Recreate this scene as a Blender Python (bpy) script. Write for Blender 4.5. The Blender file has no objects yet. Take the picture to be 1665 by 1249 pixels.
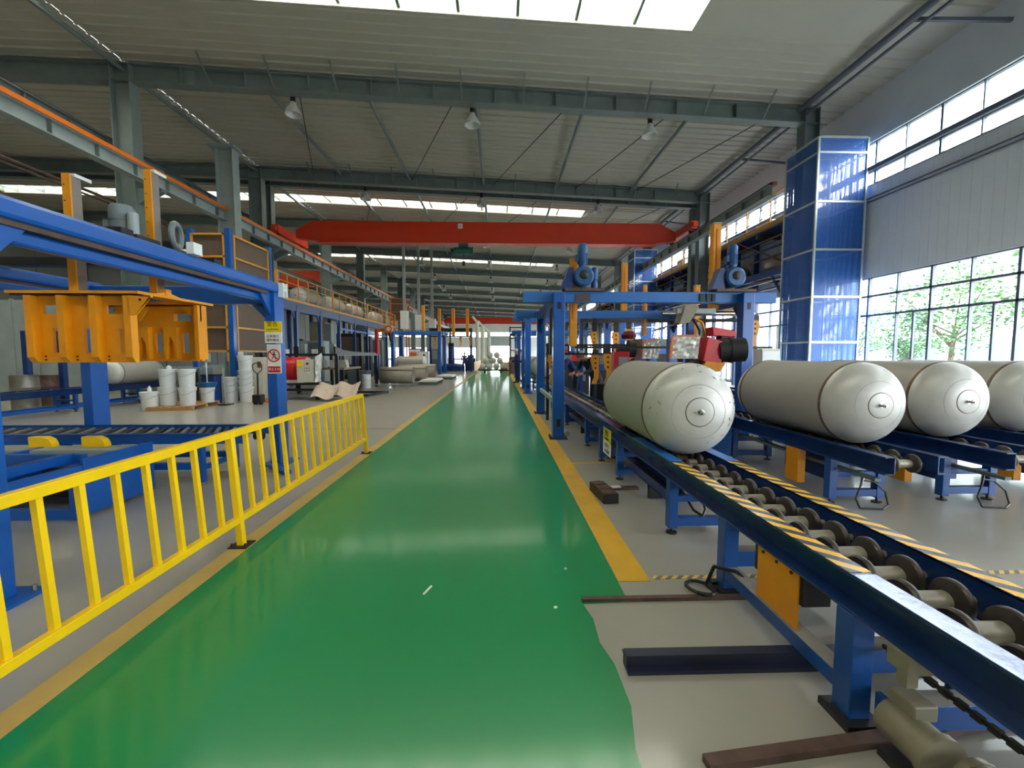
import bpy, bmesh, math, random
from mathutils import Vector, Matrix
random.seed(7)
S = bpy.context.scene
COL = S.collection
PI = math.pi

# ---------------------------------------------------------------- camera, sky, light, exposure
cam_d = bpy.data.cameras.new('camera')
cam_d.sensor_fit = 'HORIZONTAL'
cam_d.sensor_width = 36.0
cam_d.lens = 690.0 / 1665.0 * 36.0
cam_d.clip_start = 0.05
cam_d.clip_end = 400
cam = bpy.data.objects.new('camera', cam_d)
COL.objects.link(cam)
cam.location = (0, 0, 1.5)
YAW = math.atan(20.5 / 690.0)
PITCH = math.atan(47.5 / 690.0 * math.cos(YAW))
cam.rotation_euler = (PI / 2 - PITCH, 0, -YAW)
S.camera = cam

SKY = 9.0
w = bpy.data.worlds.new('overcast sky')
S.world = w
w.use_nodes = True
bg = w.node_tree.nodes['Background']
bg.inputs['Color'].default_value = (0.90, 0.96, 1.0, 1)
bg.inputs['Strength'].default_value = SKY

def portal(name, loc, rot, sx, sy):
    d = bpy.data.lights.new(name, 'AREA')
    d.shape = 'RECTANGLE'
    d.size = sx
    d.size_y = sy
    d.cycles.is_portal = True
    o = bpy.data.objects.new(name, d)
    COL.objects.link(o)
    o.location = loc
    o.rotation_euler = rot
# sky light enters through the window bands of the window-side wall and the roof lights
portal('window_daylight', (12.98, 4, 2.1), (0, PI / 2, 0), 4.1, 29)
portal('window_daylight_far', (12.98, 45, 2.1), (0, PI / 2, 0), 4.1, 53)
portal('strip_daylight', (12.98, 4, 8.1), (0, PI / 2, 0), 1.6, 29)
portal('strip_daylight_far', (12.98, 45, 8.1), (0, PI / 2, 0), 1.6, 53)
for _k in range(4):
    portal('rooflight_daylight', (-9.0, 12.0 + 16 * _k - 16, 12.0), (0, 0, 0), 29, 1.45)

S.view_settings.view_transform = 'Standard'
S.view_settings.look = 'None'
S.view_settings.gamma = 1.0
S.view_settings.exposure = 1.0
S.view_settings.use_curve_mapping = False
cy = S.cycles
cy.use_denoising = True
cy.max_bounces = 8
cy.diffuse_bounces = 5
cy.glossy_bounces = 4
cy.transmission_bounces = 4
cy.transparent_max_bounces = 10
cy.sample_clamp_indirect = 8.0
cy.caustics_reflective = False
cy.caustics_refractive = False

# ---------------------------------------------------------------- materials
def srgb(r, g, b):
    f = lambda c: (c / 255 / 12.92) if c <= 10 else ((c / 255 + 0.055) / 1.055) ** 2.4
    return (f(r), f(g), f(b))

def pm(name, col, rough=0.5, metal=0.0, var=0.12, scale=6.0, bump=0.0, coat=0.0, spec=0.5, rvar=0.08, stretch=None):
    m = bpy.data.materials.new(name)
    m.use_nodes = True
    N, L = m.node_tree.nodes, m.node_tree.links
    p = N['Principled BSDF']
    tc = N.new('ShaderNodeTexCoord')
    nz = N.new('ShaderNodeTexNoise')
    nz.inputs['Scale'].default_value = scale
    nz.inputs['Detail'].default_value = 6
    nz.inputs['Roughness'].default_value = 0.6
    if stretch:
        mp = N.new('ShaderNodeMapping')
        mp.inputs['Scale'].default_value = stretch
        L.new(tc.outputs['Object'], mp.inputs['Vector'])
        L.new(mp.outputs['Vector'], nz.inputs['Vector'])
    else:
        L.new(tc.outputs['Object'], nz.inputs['Vector'])
    cr = N.new('ShaderNodeValToRGB')
    cr.color_ramp.elements[0].position = 0.3
    cr.color_ramp.elements[1].position = 0.7
    cr.color_ramp.elements[0].color = tuple(c * (1 - var) for c in col) + (1,)
    cr.color_ramp.elements[1].color = tuple(min(1, c * (1 + var)) for c in col) + (1,)
    L.new(nz.outputs['Fac'], cr.inputs['Fac'])
    L.new(cr.outputs['Color'], p.inputs['Base Color'])
    mr = N.new('ShaderNodeMapRange')
    mr.inputs['To Min'].default_value = max(0.02, rough - rvar)
    mr.inputs['To Max'].default_value = min(1, rough + rvar)
    L.new(nz.outputs['Fac'], mr.inputs['Value'])
    L.new(mr.outputs['Result'], p.inputs['Roughness'])
    p.inputs['Metallic'].default_value = metal
    p.inputs['Specular IOR Level'].default_value = spec
    p.inputs['Coat Weight'].default_value = coat
    p.inputs['Coat Roughness'].default_value = 0.11
    if bump:
        bp = N.new('ShaderNodeBump')
        bp.inputs['Strength'].default_value = bump
        bp.inputs['Distance'].default_value = 0.01
        L.new(nz.outputs['Fac'], bp.inputs['Height'])
        L.new(bp.outputs['Normal'], p.inputs['Normal'])
    return m

def stripe_mat(name, c1, c2, axis_mix, freq, rough=0.35):
    m = pm(name, c1, rough)
    N, L = m.node_tree.nodes, m.node_tree.links
    p = N['Principled BSDF']
    tc = N.new('ShaderNodeTexCoord')
    dot = N.new('ShaderNodeVectorMath')
    dot.operation = 'DOT_PRODUCT'
    dot.inputs[1].default_value = axis_mix
    L.new(tc.outputs['Object'], dot.inputs[0])
    mu = N.new('ShaderNodeMath'); mu.operation = 'MULTIPLY'; mu.inputs[1].default_value = freq
    L.new(dot.outputs['Value'], mu.inputs[0])
    fr = N.new('ShaderNodeMath'); fr.operation = 'FRACT'
    L.new(mu.outputs[0], fr.inputs[0])
    gt = N.new('ShaderNodeMath'); gt.operation = 'GREATER_THAN'; gt.inputs[1].default_value = 0.5
    L.new(fr.outputs[0], gt.inputs[0])
    mx = N.new('ShaderNodeMix'); mx.data_type = 'RGBA'
    mx.inputs['A'].default_value = c1 + (1,)
    mx.inputs['B'].default_value = c2 + (1,)
    L.new(gt.outputs[0], mx.inputs['Factor'])
    L.new(mx.outputs['Result'], p.inputs['Base Color'])
    return m

def glass_mat(name, tint=(0.96, 0.98, 0.98), k=0.07):
    m = bpy.data.materials.new(name)
    m.use_nodes = True
    N, L = m.node_tree.nodes, m.node_tree.links
    N.remove(N['Principled BSDF'])
    t = N.new('ShaderNodeBsdfTransparent'); t.inputs['Color'].default_value = tint + (1,)
    g = N.new('ShaderNodeBsdfGlossy'); g.inputs['Roughness'].default_value = 0.02
    mx = N.new('ShaderNodeMixShader'); mx.inputs['Fac'].default_value = k
    L.new(t.outputs[0], mx.inputs[1]); L.new(g.outputs[0], mx.inputs[2])
    L.new(mx.outputs[0], N['Material Output'].inputs['Surface'])
    return m

def translucent_mat(name, col, k=0.5):
    m = bpy.data.materials.new(name)
    m.use_nodes = True
    N, L = m.node_tree.nodes, m.node_tree.links
    N.remove(N['Principled BSDF'])
    t = N.new('ShaderNodeBsdfTransparent'); t.inputs['Color'].default_value = col + (1,)
    g = N.new('ShaderNodeBsdfTranslucent'); g.inputs['Color'].default_value = col + (1,)
    mx = N.new('ShaderNodeMixShader'); mx.inputs['Fac'].default_value = k
    L.new(t.outputs[0], mx.inputs[1]); L.new(g.outputs[0], mx.inputs[2])
    L.new(mx.outputs[0], N['Material Output'].inputs['Surface'])
    return m

def mesh_panel_mat(name, col, freq=55, hole=0.33):
    m = pm(name, col, 0.4)
    N, L = m.node_tree.nodes, m.node_tree.links
    p = N['Principled BSDF']
    tc = N.new('ShaderNodeTexCoord')
    sx = N.new('ShaderNodeSeparateXYZ')
    L.new(tc.outputs['UV'], sx.inputs[0])
    sq = []
    for ax in ('X', 'Y'):
        a = N.new('ShaderNodeMath'); a.operation = 'MULTIPLY'; a.inputs[1].default_value = freq
        L.new(sx.outputs[ax], a.inputs[0])
        b = N.new('ShaderNodeMath'); b.operation = 'FRACT'; L.new(a.outputs[0], b.inputs[0])
        c = N.new('ShaderNodeMath'); c.operation = 'SUBTRACT'; c.inputs[1].default_value = 0.5; L.new(b.outputs[0], c.inputs[0])
        d = N.new('ShaderNodeMath'); d.operation = 'POWER'; d.inputs[1].default_value = 2; L.new(c.outputs[0], d.inputs[0])
        sq.append(d)
    ad = N.new('ShaderNodeMath'); ad.operation = 'ADD'
    L.new(sq[0].outputs[0], ad.inputs[0]); L.new(sq[1].outputs[0], ad.inputs[1])
    lt = N.new('ShaderNodeMath'); lt.operation = 'GREATER_THAN'; lt.inputs[1].default_value = hole * hole
    L.new(ad.outputs[0], lt.inputs[0])
    L.new(lt.outputs[0], p.inputs['Alpha'])
    return m

BLUE = pm('blue paint', srgb(14, 84, 168), 0.34, 0, 0.08, 3, coat=0.15)
BLUEB = pm('light blue paint', srgb(44, 108, 186), 0.4, 0, 0.08, 4)
DBLUE = pm('dusty dark blue paint', srgb(22, 56, 118), 0.35, 0, 0.25, 5)
CBLUE = pm('conveyor navy paint', srgb(27, 55, 106), 0.2, 0, 0.25, 6, rvar=0.08)
FBLUE = pm('frame blue paint', srgb(26, 74, 142), 0.35, 0, 0.15, 5)
DUST = pm('dusty top face', srgb(136, 130, 120), 0.7, 0, 0.15, 9)
GAL = pm('weathered yellow paint', srgb(212, 150, 58), .45, 0, .12, 4)
PRIM = pm('pale grey primer', srgb(206, 198, 188), .55, 0, .06, 4)
YEL = pm('safety yellow paint', srgb(250, 200, 8), 0.38, 0, 0.05, 5)
ORY = pm('amber yellow paint', srgb(226, 146, 12), 0.42, 0, 0.10, 4)
ORANGE = pm('orange paint', srgb(216, 110, 30), 0.45, 0, 0.12, 4)
CRANE = pm('crane red paint', srgb(206, 52, 14), 0.42, 0, 0.06, 1.5)
RED = pm('red enamel', srgb(196, 28, 34), 0.35, 0, 0.1, 4)
STEEL = pm('grey green steel paint', srgb(108, 120, 120), 0.5, 0, 0.12, 2)
STEELL = pm('pale grey steel paint', srgb(150, 160, 160), 0.5, 0, 0.12, 2)
DSTEEL = pm('dark oily steel', srgb(46, 44, 44), 0.45, 0.4, 0.3, 6)
RUST = pm('rusty brown steel', srgb(92, 70, 62), 0.6, 0.2, 0.3, 12, bump=0.2)
BARE = pm('bare dull steel', srgb(138, 134, 126), 0.42, 0.6, 0.15, 10)
ROLL = pm('worn roller steel', srgb(150, 142, 128), 0.42, 0.35, 0.2, 9)
FLNG = pm('dark roller flange', srgb(74, 66, 60), 0.4, 0.5, 0.3, 14)
CHROME = pm('bright steel', srgb(200, 198, 190), 0.2, 1.0, 0.05, 5)
ALU = pm('aluminium trim', srgb(206, 216, 216), 0.35, 0.5, 0.05, 5)
TANK = pm('satin tank steel', srgb(168, 164, 155), 0.5, 0.12, 0.06, 3, rvar=0.06)
HEAD = pm('polished tank head steel', srgb(200, 198, 194), 0.36, 0.15, 0.06, 5, rvar=0.1)
SEAM = pm('heat tinted weld seam', srgb(112, 88, 70), 0.5, 0.4, 0.35, 24, bump=0.4)
WHITE = pm('white plastic', srgb(226, 228, 228), 0.4, 0, 0.03, 5)
CREAM = pm('cream enamel', srgb(196, 192, 178), 0.45, 0, 0.05, 4)
PAPER = pm('paper white', srgb(232, 230, 224), 0.7, 0, 0.03, 5)
BLACK = pm('black rubber', srgb(24, 24, 26), 0.5, 0, 0.2, 8)
GREYM = pm('grey motor enamel', srgb(110, 122, 128), 0.4, 0, 0.1, 6)
BMOT = pm('blue motor enamel', srgb(34, 84, 140), 0.4, 0, 0.15, 8)
TAN = pm('tan gearbox enamel', srgb(136, 128, 108), 0.45, 0, 0.15, 7)
GREENM = pm('green hoist enamel', srgb(20, 84, 70), 0.45, 0, 0.15, 6)
WOOD = pm('pallet wood', srgb(176, 132, 84), 0.75, 0, 0.2, 6, stretch=(2, 14, 14))
CARD = pm('cardboard', srgb(196, 176, 160), 0.8, 0, 0.08, 4)
SHEET = pm('rolled sheet steel', srgb(164, 154, 140), 0.45, 0.2, 0.1, 3)
BROWNP = pm('brown tinted mesh', srgb(98, 80, 66), 0.6, 0, 0.2, 6, stretch=(14, 14, 0.6))
PLASTIC = pm('crumpled clear plastic wrap', srgb(190, 188, 180), 0.25, 0.2, 0.3, 14, bump=0.9)
NAVY = pm('navy work cloth', srgb(38, 48, 104), 0.8, 0, 0.12, 10)
DNAVY = pm('dark blue work cloth', srgb(28, 40, 62), 0.8, 0, 0.12, 10)
SKIN = pm('skin', srgb(176, 126, 100), 0.6, 0, 0.05, 8)
HAIR = pm('black hair', srgb(22, 18, 16), 0.6, 0, 0.2, 20)
GREEN = pm('glossy green floor paint', srgb(9, 132, 76), 0.30, 0, 0.03, 0.5, rvar=0.0, spec=.3, coat=.42)
LINE = pm('worn yellow line paint', srgb(214, 164, 44), 0.35, 0, 0.16, 2.5)
LINEL = pm('faded tan yellow line paint', srgb(192, 160, 84), 0.4, 0, 0.16, 2.5)
CONC = pm('grey epoxy concrete', srgb(158, 154, 145), 0.34, 0, 0.05, 1.4, rvar=0.02, spec=.4, coat=.34)
CEIL = pm('white ribbed roof lining', srgb(178, 175, 164), 0.65, 0, 0.03, 1.2)
WALLW = pm('white wall panel', srgb(206, 208, 206), 0.6, 0, 0.04, 1)
WALLG = pm('blue grey wall panel', srgb(220, 226, 234), 0.5, 0, 0.04, 1)
DWALL = pm('dark grey wall sheet', srgb(84, 88, 86), .6, 0, .05, 1)
FRAME = pm('grey window frame', srgb(96, 102, 116), 0.45, 0, 0.05, 3)
GLASS = glass_mat('window glass')
SKYL = translucent_mat('cream rooflight sheet', (0.93, 0.88, 0.70), 0.6)
LENS = pm('pale lamp reflector', srgb(206, 206, 204), 0.35, 0.2, 0.04, 4)
TAPE = stripe_mat('black and yellow hazard tape', srgb(248, 190, 30), srgb(74, 70, 66), (1.1, 1.0, 0), 7.3, 0.22)
FTAPE = stripe_mat('worn hazard floor tape', srgb(226, 190, 110), srgb(120, 112, 100), (1, -1.0, 0), 14, 0.5)
PERF = mesh_panel_mat('perforated blue sheet', srgb(44, 100, 186), 19, 0.30)
SOIL = pm('outside paving', srgb(150, 152, 146), 0.8, 0, 0.1, 0.5)
LEAF = pm('leaf green', srgb(72, 106, 56), 0.6, 0, 0.3, 3)
BARK = pm('tree bark', srgb(86, 72, 60), 0.8, 0, 0.2, 8)
FACADE = pm('pale facade', srgb(196, 202, 208), 0.6, 0, 0.04, 0.5)
FGLASS = pm('facade glazing', srgb(110, 134, 150), 0.15, 0, 0.08, 0.5)

# ---------------------------------------------------------------- mesh helpers
K = [1.0]                      # size factor of the building shell about the eye point
EYE = Vector((0, 0, 1.5))
def kp(p):
    return EYE + (Vector(p) - EYE) * K[0]

class MB:
    """collects simple solids in scene metres; build() links them as one mesh object"""
    def __init__(self, o=None):
        self.v, self.f = [], []
        self.o = Vector(o.location) if o is not None and o.get('world') else Vector((0, 0, 0))

    def add(self, vs, fs):
        n = len(self.v)
        self.v += [kp(p) for p in vs] if K[0] != 1.0 else [Vector(p) for p in vs]
        self.f += [tuple(i + n for i in q) for q in fs]
        return self

    def box(self, x0, x1, y0, y1, z0, z1):
        x0, x1 = min(x0, x1), max(x0, x1); y0, y1 = min(y0, y1), max(y0, y1); z0, z1 = min(z0, z1), max(z0, z1)
        return self.add([(x0, y0, z0), (x1, y0, z0), (x1, y1, z0), (x0, y1, z0), (x0, y0, z1), (x1, y0, z1), (x1, y1, z1), (x0, y1, z1)],
                        [(0, 3, 2, 1), (4, 5, 6, 7), (0, 1, 5, 4), (1, 2, 6, 5), (2, 3, 7, 6), (3, 0, 4, 7)])

    def cb(self, c, s, rz=0.0):
        """box by centre and size, turned about z"""
        cs, sn = math.cos(rz), math.sin(rz)
        vs = []
        for dz in (-.5, .5):
            for dx, dy in ((-.5, -.5), (.5, -.5), (.5, .5), (-.5, .5)):
                a, b = dx * s[0], dy * s[1]
                vs.append((c[0] + a * cs - b * sn, c[1] + a * sn + b * cs, c[2] + dz * s[2]))
        return self.add(vs, [(0, 3, 2, 1), (4, 5, 6, 7), (0, 1, 5, 4), (1, 2, 6, 5), (2, 3, 7, 6), (3, 0, 4, 7)])

    def bar(self, p0, p1, a, b=None):
        """square bar between two points"""
        b = a if b is None else b
        p0, p1 = Vector(p0), Vector(p1)
        d = (p1 - p0).normalized()
        u = d.cross(Vector((0, 0, 1)))
        u = Vector((1, 0, 0)) if u.length < 1e-4 else u.normalized()
        t = u.cross(d)
        vs = []
        for p in (p0, p1):
            for sx, sy in ((-.5, -.5), (.5, -.5), (.5, .5), (-.5, .5)):
                vs.append(p + u * sx * a + t * sy * b)
        return self.add(vs, [(0, 3, 2, 1), (4, 5, 6, 7), (0, 1, 5, 4), (1, 2, 6, 5), (2, 3, 7, 6), (3, 0, 4, 7)])

    def lathe(self, prof, org, axis, n=16):
        """prof = [(radius, distance along axis)]"""
        d = Vector(axis).normalized()
        u = d.cross(Vector((0, 0, 1)))
        u = Vector((1, 0, 0)) if u.length < 1e-4 else u.normalized()
        t = u.cross(d)
        org = Vector(org)
        vs, fs, rings = [], [], []
        for r, h in prof:
            if r < 1e-5:
                rings.append([len(vs)]); vs.append(org + d * h)
            else:
                rings.append(list(range(len(vs), len(vs) + n)))
                for k in range(n):
                    a = 2 * PI * k / n
                    vs.append(org + d * h + u * r * math.cos(a) + t * r * math.sin(a))
        for A, B in zip(rings, rings[1:]):
            for k in range(n):
                k2 = (k + 1) % n
                if len(A) == 1 and len(B) == 1: continue
                if len(A) == 1: fs.append((A[0], B[k2], B[k]))
                elif len(B) == 1: fs.append((A[k], A[k2], B[0]))
                else: fs.append((A[k], A[k2], B[k2], B[k]))
        return self.add(vs, fs)

    def cyl(self, p0, p1, r, n=12, r2=None):
        p0, p1 = Vector(p0), Vector(p1)
        h = (p1 - p0).length
        r2 = r if r2 is None else r2
        return self.lathe([(0, 0), (r, 0), (r2, h), (0, h)], p0, p1 - p0, n)

    def tube(self, pts, r, n=8):
        for a, b in zip(pts, pts[1:]):
            self.cyl(a, b, r, n)
        return self

    def ring(self, c, axis, R, r, n=40, k=6):
        d = Vector(axis).normalized()
        prof = [(R + r * math.cos(2 * PI * i / k), r * math.sin(2 * PI * i / k)) for i in range(k + 1)]
        return self.lathe(prof, c, d, n)

    def prism(self, poly, plane, a, b):
        """polygon in plane 'xy','xz','yz' extruded from a to b along the third axis"""
        def P(p, h):
            return {'xy': (p[0], p[1], h), 'xz': (p[0], h, p[1]), 'yz': (h, p[0], p[1])}[plane]
        n = len(poly)
        vs = [P(p, a) for p in poly] + [P(p, b) for p in poly]
        fs = [tuple(range(n))[::-1], tuple(range(n, 2 * n))] + [(i, (i + 1) % n, (i + 1) % n + n, i + n) for i in range(n)]
        return self.add(vs, fs)

    def build(self, name, mat, parent=None, smooth=False, bevel=0.0, props=None):
        me = bpy.data.meshes.new(name)
        me.from_pydata([p - self.o for p in self.v], [], self.f)
        bm = bmesh.new(); bm.from_mesh(me)
        bmesh.ops.recalc_face_normals(bm, faces=bm.faces)
        bm.to_mesh(me); bm.free()
        me.materials.append(mat)
        if smooth:
            me.polygons.foreach_set('use_smooth', [True] * len(me.polygons))
            me.set_sharp_from_angle(angle=math.radians(38))
        o = bpy.data.objects.new(name, me)
        COL.objects.link(o)
        if parent is not None: o.parent = parent
        if bevel:
            b = o.modifiers.new('edge', 'BEVEL'); b.width = bevel; b.segments = 2; b.limit_method = 'ANGLE'
        for k, v in (props or {}).items(): o[k] = v
        return o

def thing(name, label, cat, loc=(0, 0, 0), rz=0.0, group=None, world=True):
    """an Empty at the thing's base; with world=True its parts are given in scene metres"""
    o = bpy.data.objects.new(name, None)
    COL.objects.link(o)
    o.empty_display_size = 0.2
    o.location = kp(loc)
    o.rotation_euler = (0, 0, rz)
    o['label'] = label; o['category'] = cat
    if group: o['group'] = group
    if world: o['world'] = 1
    return o

def tag(o, label, cat, group=None):
    o['label'] = label; o['category'] = cat
    if group: o['group'] = group
    return o

def struct(o):
    o['kind'] = 'structure'
    return o

KIDS = {}
def copy_tree(o, loc=None, label=None, rz=None, parent=None, group=None):
    c = o.copy(); COL.objects.link(c)
    if parent is not None: c.parent = parent
    if loc is not None: c.location = loc
    if rz is not None: c.rotation_euler[2] = rz
    if label: c['label'] = label
    if group: c['group'] = group
    for ch in list(o.children):
        copy_tree(ch, parent=c)
    return c

_fonts = {}
def text(name, s, size, mat, parent, loc, rot, depth=0.002):
    d = bpy.data.curves.new(name, 'FONT')
    d.body = s; d.size = size; d.extrude = depth / 2
    d.align_x = 'CENTER'; d.align_y = 'CENTER'
    d.materials.append(mat)
    o = bpy.data.objects.new(name, d)
    COL.objects.link(o)
    dg = bpy.context.evaluated_depsgraph_get(); dg.update()
    me = bpy.data.meshes.new_from_object(o.evaluated_get(dg))
    bpy.data.objects.remove(o); bpy.data.curves.remove(d)
    me.name = name
    o = bpy.data.objects.new(name, me); COL.objects.link(o)
    o.parent = parent; o.location = loc; o.rotation_euler = rot
    return o
# ================================================================ the building
XR, XL, YB, YE = 9.6, -26.0, -8.0, 90.0
KS, G0 = 4 / 3, .375            # size factor; height of the floor before scaling
def zt(x):
    return 8.53 - 0.0445 * x if x > -9.7 else 8.96 - 0.022 * (x + 9.7)
def zb(x):
    return 8.12 - 0.0425 * x if x > -9.7 else 8.53 - 0.022 * (x + 9.7)

fl = struct(MB().box((XL - .2) * KS, (XR + .2) * KS, (YB - .2) * KS, (YE + .5) * KS, -.12, 0).build('floor', CONC))
def fpart(name, mat, *boxes, **k):
    m = MB()
    for b in boxes: m.box(*b)
    return m.build(name, mat, fl, **k)
g = MB()
g.prism([(-1.95, -6), (0.50, -6), (0.51, 1.0), (0.515, 1.5), (0.56, 1.7), (0.555, 1.95), (0.52, 2.1), (0.53, 2.3), (0.50, 2.45), (0.78, 2.46), (0.78, 62), (-1.95, 62)], 'xy', 0, .003)
g.build('green_walkway', GREEN, fl)
fpart('yellow_line', LINE, (.785, 1.0, 2.69, 62, 0, .004))
fpart('yellow_line', LINEL, (-2.09, -1.95, -6, 62, 0, .004))
fpart('yellow_line', LINE, (1.0, 1.75, 5.72, 5.8, 0, .003))
fpart('hazard_tape', FTAPE, (1.03, 4.4, 2.715, 2.755, 0, .003))
fpart('hazard_tape', FTAPE, (4.4, 8.5, 2.87, 2.91, 0, .003))
fpart('floor_rail', RUST, (.5, 9.4, 2.462, 2.495, 0, .022))
fpart('floor_joint', RUST, (.62, 6.0, 2.02, 2.05, 0, .002))
m = MB()
m.box(.6, 6.5, 1.90, 1.955, 0, .075); m.box(.6, 6.5, 1.87, 1.90, 0, .02)
m.build('guide_channel', pm('grimy navy channel', srgb(30, 34, 58), .45, 0, .3, 5), fl)
m = MB(); m.bar((.75, 1.425, .015), (3.4, 1.72, .015), .05, .03); m.build('floor_rail', RUST, fl)
fpart('floor_joint', DSTEEL, (-16, -2.1, 8.6, 8.615, 0, .0015), (1.0, 9.5, 8.6, 8.615, 0, .0015))

K[0] = KS
# roof lining: one ribbed sheet with the rooflight openings left out
SKYS = [(-3.5, -2.5), (8.5, 9.5)] + [(20.9 + 12.05 * k, 21.9 + 12.05 * k) for k in range(6)]
ys = [YB]
prof = []
y = YB
while y < YE:
    prof += [(y, 0), (y + .20, 0), (y + .22, -.035), (y + .27, -.035), (y + .29, 0)]
    y += .3
prof.append((YE, 0))
for a, b in SKYS:
    prof = [p for p in prof if not (a - .02 < p[0] < b + .02)] + [(a, 0), (b, 0)]
prof.sort()
SX0, SX1 = -24.0, 4.15
segs = [(XL, SX0), (SX0, -9.7), (-9.7, SX1), (SX1, XR)]
cm = MB()
for (x0, x1) in segs:
    for (ya, da), (yb, db) in zip(prof, prof[1:]):
        if x0 >= SX0 and x1 <= SX1 and any(a - .01 < (ya + yb) / 2 < b + .01 for a, b in SKYS): continue
        vs = [(x0, ya, zt(x0 + .001) + .12 + da), (x1, ya, zt(x1) + .12 + da), (x1, yb, zt(x1) + .12 + db), (x0, yb, zt(x0 + .001) + .12 + db)]
        cm.add(vs, [(0, 1, 2, 3)])
struct(cm.build('ceiling', CEIL))
struct(MB().prism([(XL, zt(XL) + .62), (-9.7, 9.8), (XR, zt(XR) + .62), (XR, zt(XR) + .6), (-9.7, 9.78), (XL, zt(XL) + .6)], 'xz', YB - .2, YB).build('trim_1', CEIL))
for a, b in SKYS:
    rl = struct(MB().prism([(SX0 - .03, zt(SX0) + .12), (SX0, zt(SX0) + .12), (SX0, zt(SX0) + .5), (SX0 - .03, zt(SX0) + .5)], 'xz', a, b).build('rooflight', CEIL))
    c = MB()
    for (ya, yb) in ((a - .03, a), (b, b + .03)):
        for x0, x1 in ((SX0, -9.7), (-9.7, SX1)):
            c.prism([(x0, zt(x0) + .1), (x1, zt(x1) + .1), (x1, zt(x1) + .5), (x0, zt(x0) + .5)], 'xz', ya, yb)
    c.prism([(SX1, zt(SX1) + .1), (SX1 + .03, zt(SX1) + .1), (SX1 + .03, zt(SX1) + .5), (SX1, zt(SX1) + .5)], 'xz', a, b)
    c.build('curb', CEIL, rl)
    x = SX1
    k = 0
    while x > SX0 + .2:
        x0 = max(SX0, x - 1.25)
        vs = [(x0, a, zt(x0) + .5), (x, a, zt(x) + .5), (x, b, zt(x) + .5), (x0, b, zt(x0) + .5)]
        MB().add(vs, [(0, 1, 2, 3)]).build('pane', SKYL, rl)
        MB().bar((x0, a, zt(x0) + .3), (x0, b, zt(x0) + .3), .06, .3).build('divider', STEEL, rl)
        x = x0
        k += 1

# steel frames: beams and columns
BEAMS = [-.2, 5.8, 11.8, 17.8, 18.5] + [24.5 + 6 * k for k in range(11)]
def hsec(m, x0, x1, y0, y1, z0, z1, t=.022):
    """H column: flanges at x0 and x1, web between"""
    ym = (y0 + y1) / 2
    m.box(x0, x0 + t, y0, y1, z0, z1); m.box(x1 - t, x1, y0, y1, z0, z1); m.box(x0 + t, x1 - t, ym - t / 2, ym + t / 2, z0, z1)
    return m
for i, by in enumerate(BEAMS):
    b = MB()
    for x0, x1 in ((XL, -9.7), (-9.7, 8.66)):
        e = .0001
        b.prism([(x0, zb(x0 + e)), (x1, zb(x1 - e)), (x1, zt(x1 - e)), (x0, zt(x0 + e))], 'xz', by - .01, by + .01)
        for f in (zt, zb):
            b.prism([(x0, f(x0 + e) - .015), (x1, f(x1 - e) - .015), (x1, f(x1 - e) + .015), (x0, f(x0 + e) + .015)], 'xz', by - .13, by + .13)
    rb = struct(b.build('roof_beam', STEEL))
    if by < 40:
        x = -8.2
        while x < 8:
            MB().box(x - .008, x + .008, by - .12, by - .01, zb(x) + .01, zt(x) - .01).build('stiffener', STEEL, rb)
            if by > 6 and by < 30:
                MB().bar((x + .75, by - .05, zb(x + .75) + .02), (x + .75, by - .62, zt(x + .75) + .10), .035).build('flange_brace', STEEL, rb)
            x += 1.62
    for nm, xa, xb, top in (('steel_column', -9.95, -9.45, zt(-9.7)), ('steel_column', 8.25, 8.66, zt(8.4))):
        m = hsec(MB(), xa, xb, by - .16, by + .16, G0, top)
        m.box(xa - .05, xb + .05, by - .22, by + .22, G0, G0 + .03)
        c = struct(m.build(nm, STEEL))
        if xa < 0 and by > 0:
            q = MB().prism([(-9.45, 5.45), (-8.85, 5.78), (-8.85, 5.84), (-9.45, 5.84)], 'xz', by - .09, by + .09)
            q.build('bracket', STEEL, c)
m = hsec(MB(), -9.05, -8.5, 14.25, 14.6, G0, 8.1)
m.box(-9.2, -8.4, 14.15, 14.7, 8.08, 8.16)
struct(m.build('steel_column', STEELL))
# purlin ties, bracing rods and the eave strut
for x in (-9.7, -6.3, -3.6, -.62, 2.35, 5.35):
    m = MB(); m.cyl((x, YB if x < -9 else 11.9, zt(x) - .12), (x, YE, zt(x) - .12), .055, 8)
    struct(m.build('roof_tie', STEEL, smooth=True))
for x0, x1 in ((-1.15, -3.5), (1.9, -.22), (4.75, 3.1), (7.4, 5.5), (-5.3, -7.4)):
    for ya, yb in ((11.9, 17.7), (18.6, 24.4)):
        m = MB(); m.cyl((x0, ya, zb(x0) + .2), (x1, yb, zb(x1) + .25), .014, 6)
        struct(m.build('bracing_rod', DSTEEL))
m = MB(); m.cyl((8.17, YB, 8.13), (8.17, YE, 8.13), .075, 10); m.cyl((8.3, YB, 7.98), (8.3, YE, 7.98), .035, 8)
struct(m.build('eave_strut', FRAME, smooth=True))
for yy in (8.6, 14.6, 21.3, 27.3):
    struct(MB().bar((8.2, yy, 8.1), (9.6, yy - .5, 7.75), .06).build('eave_brace', FRAME))

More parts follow.
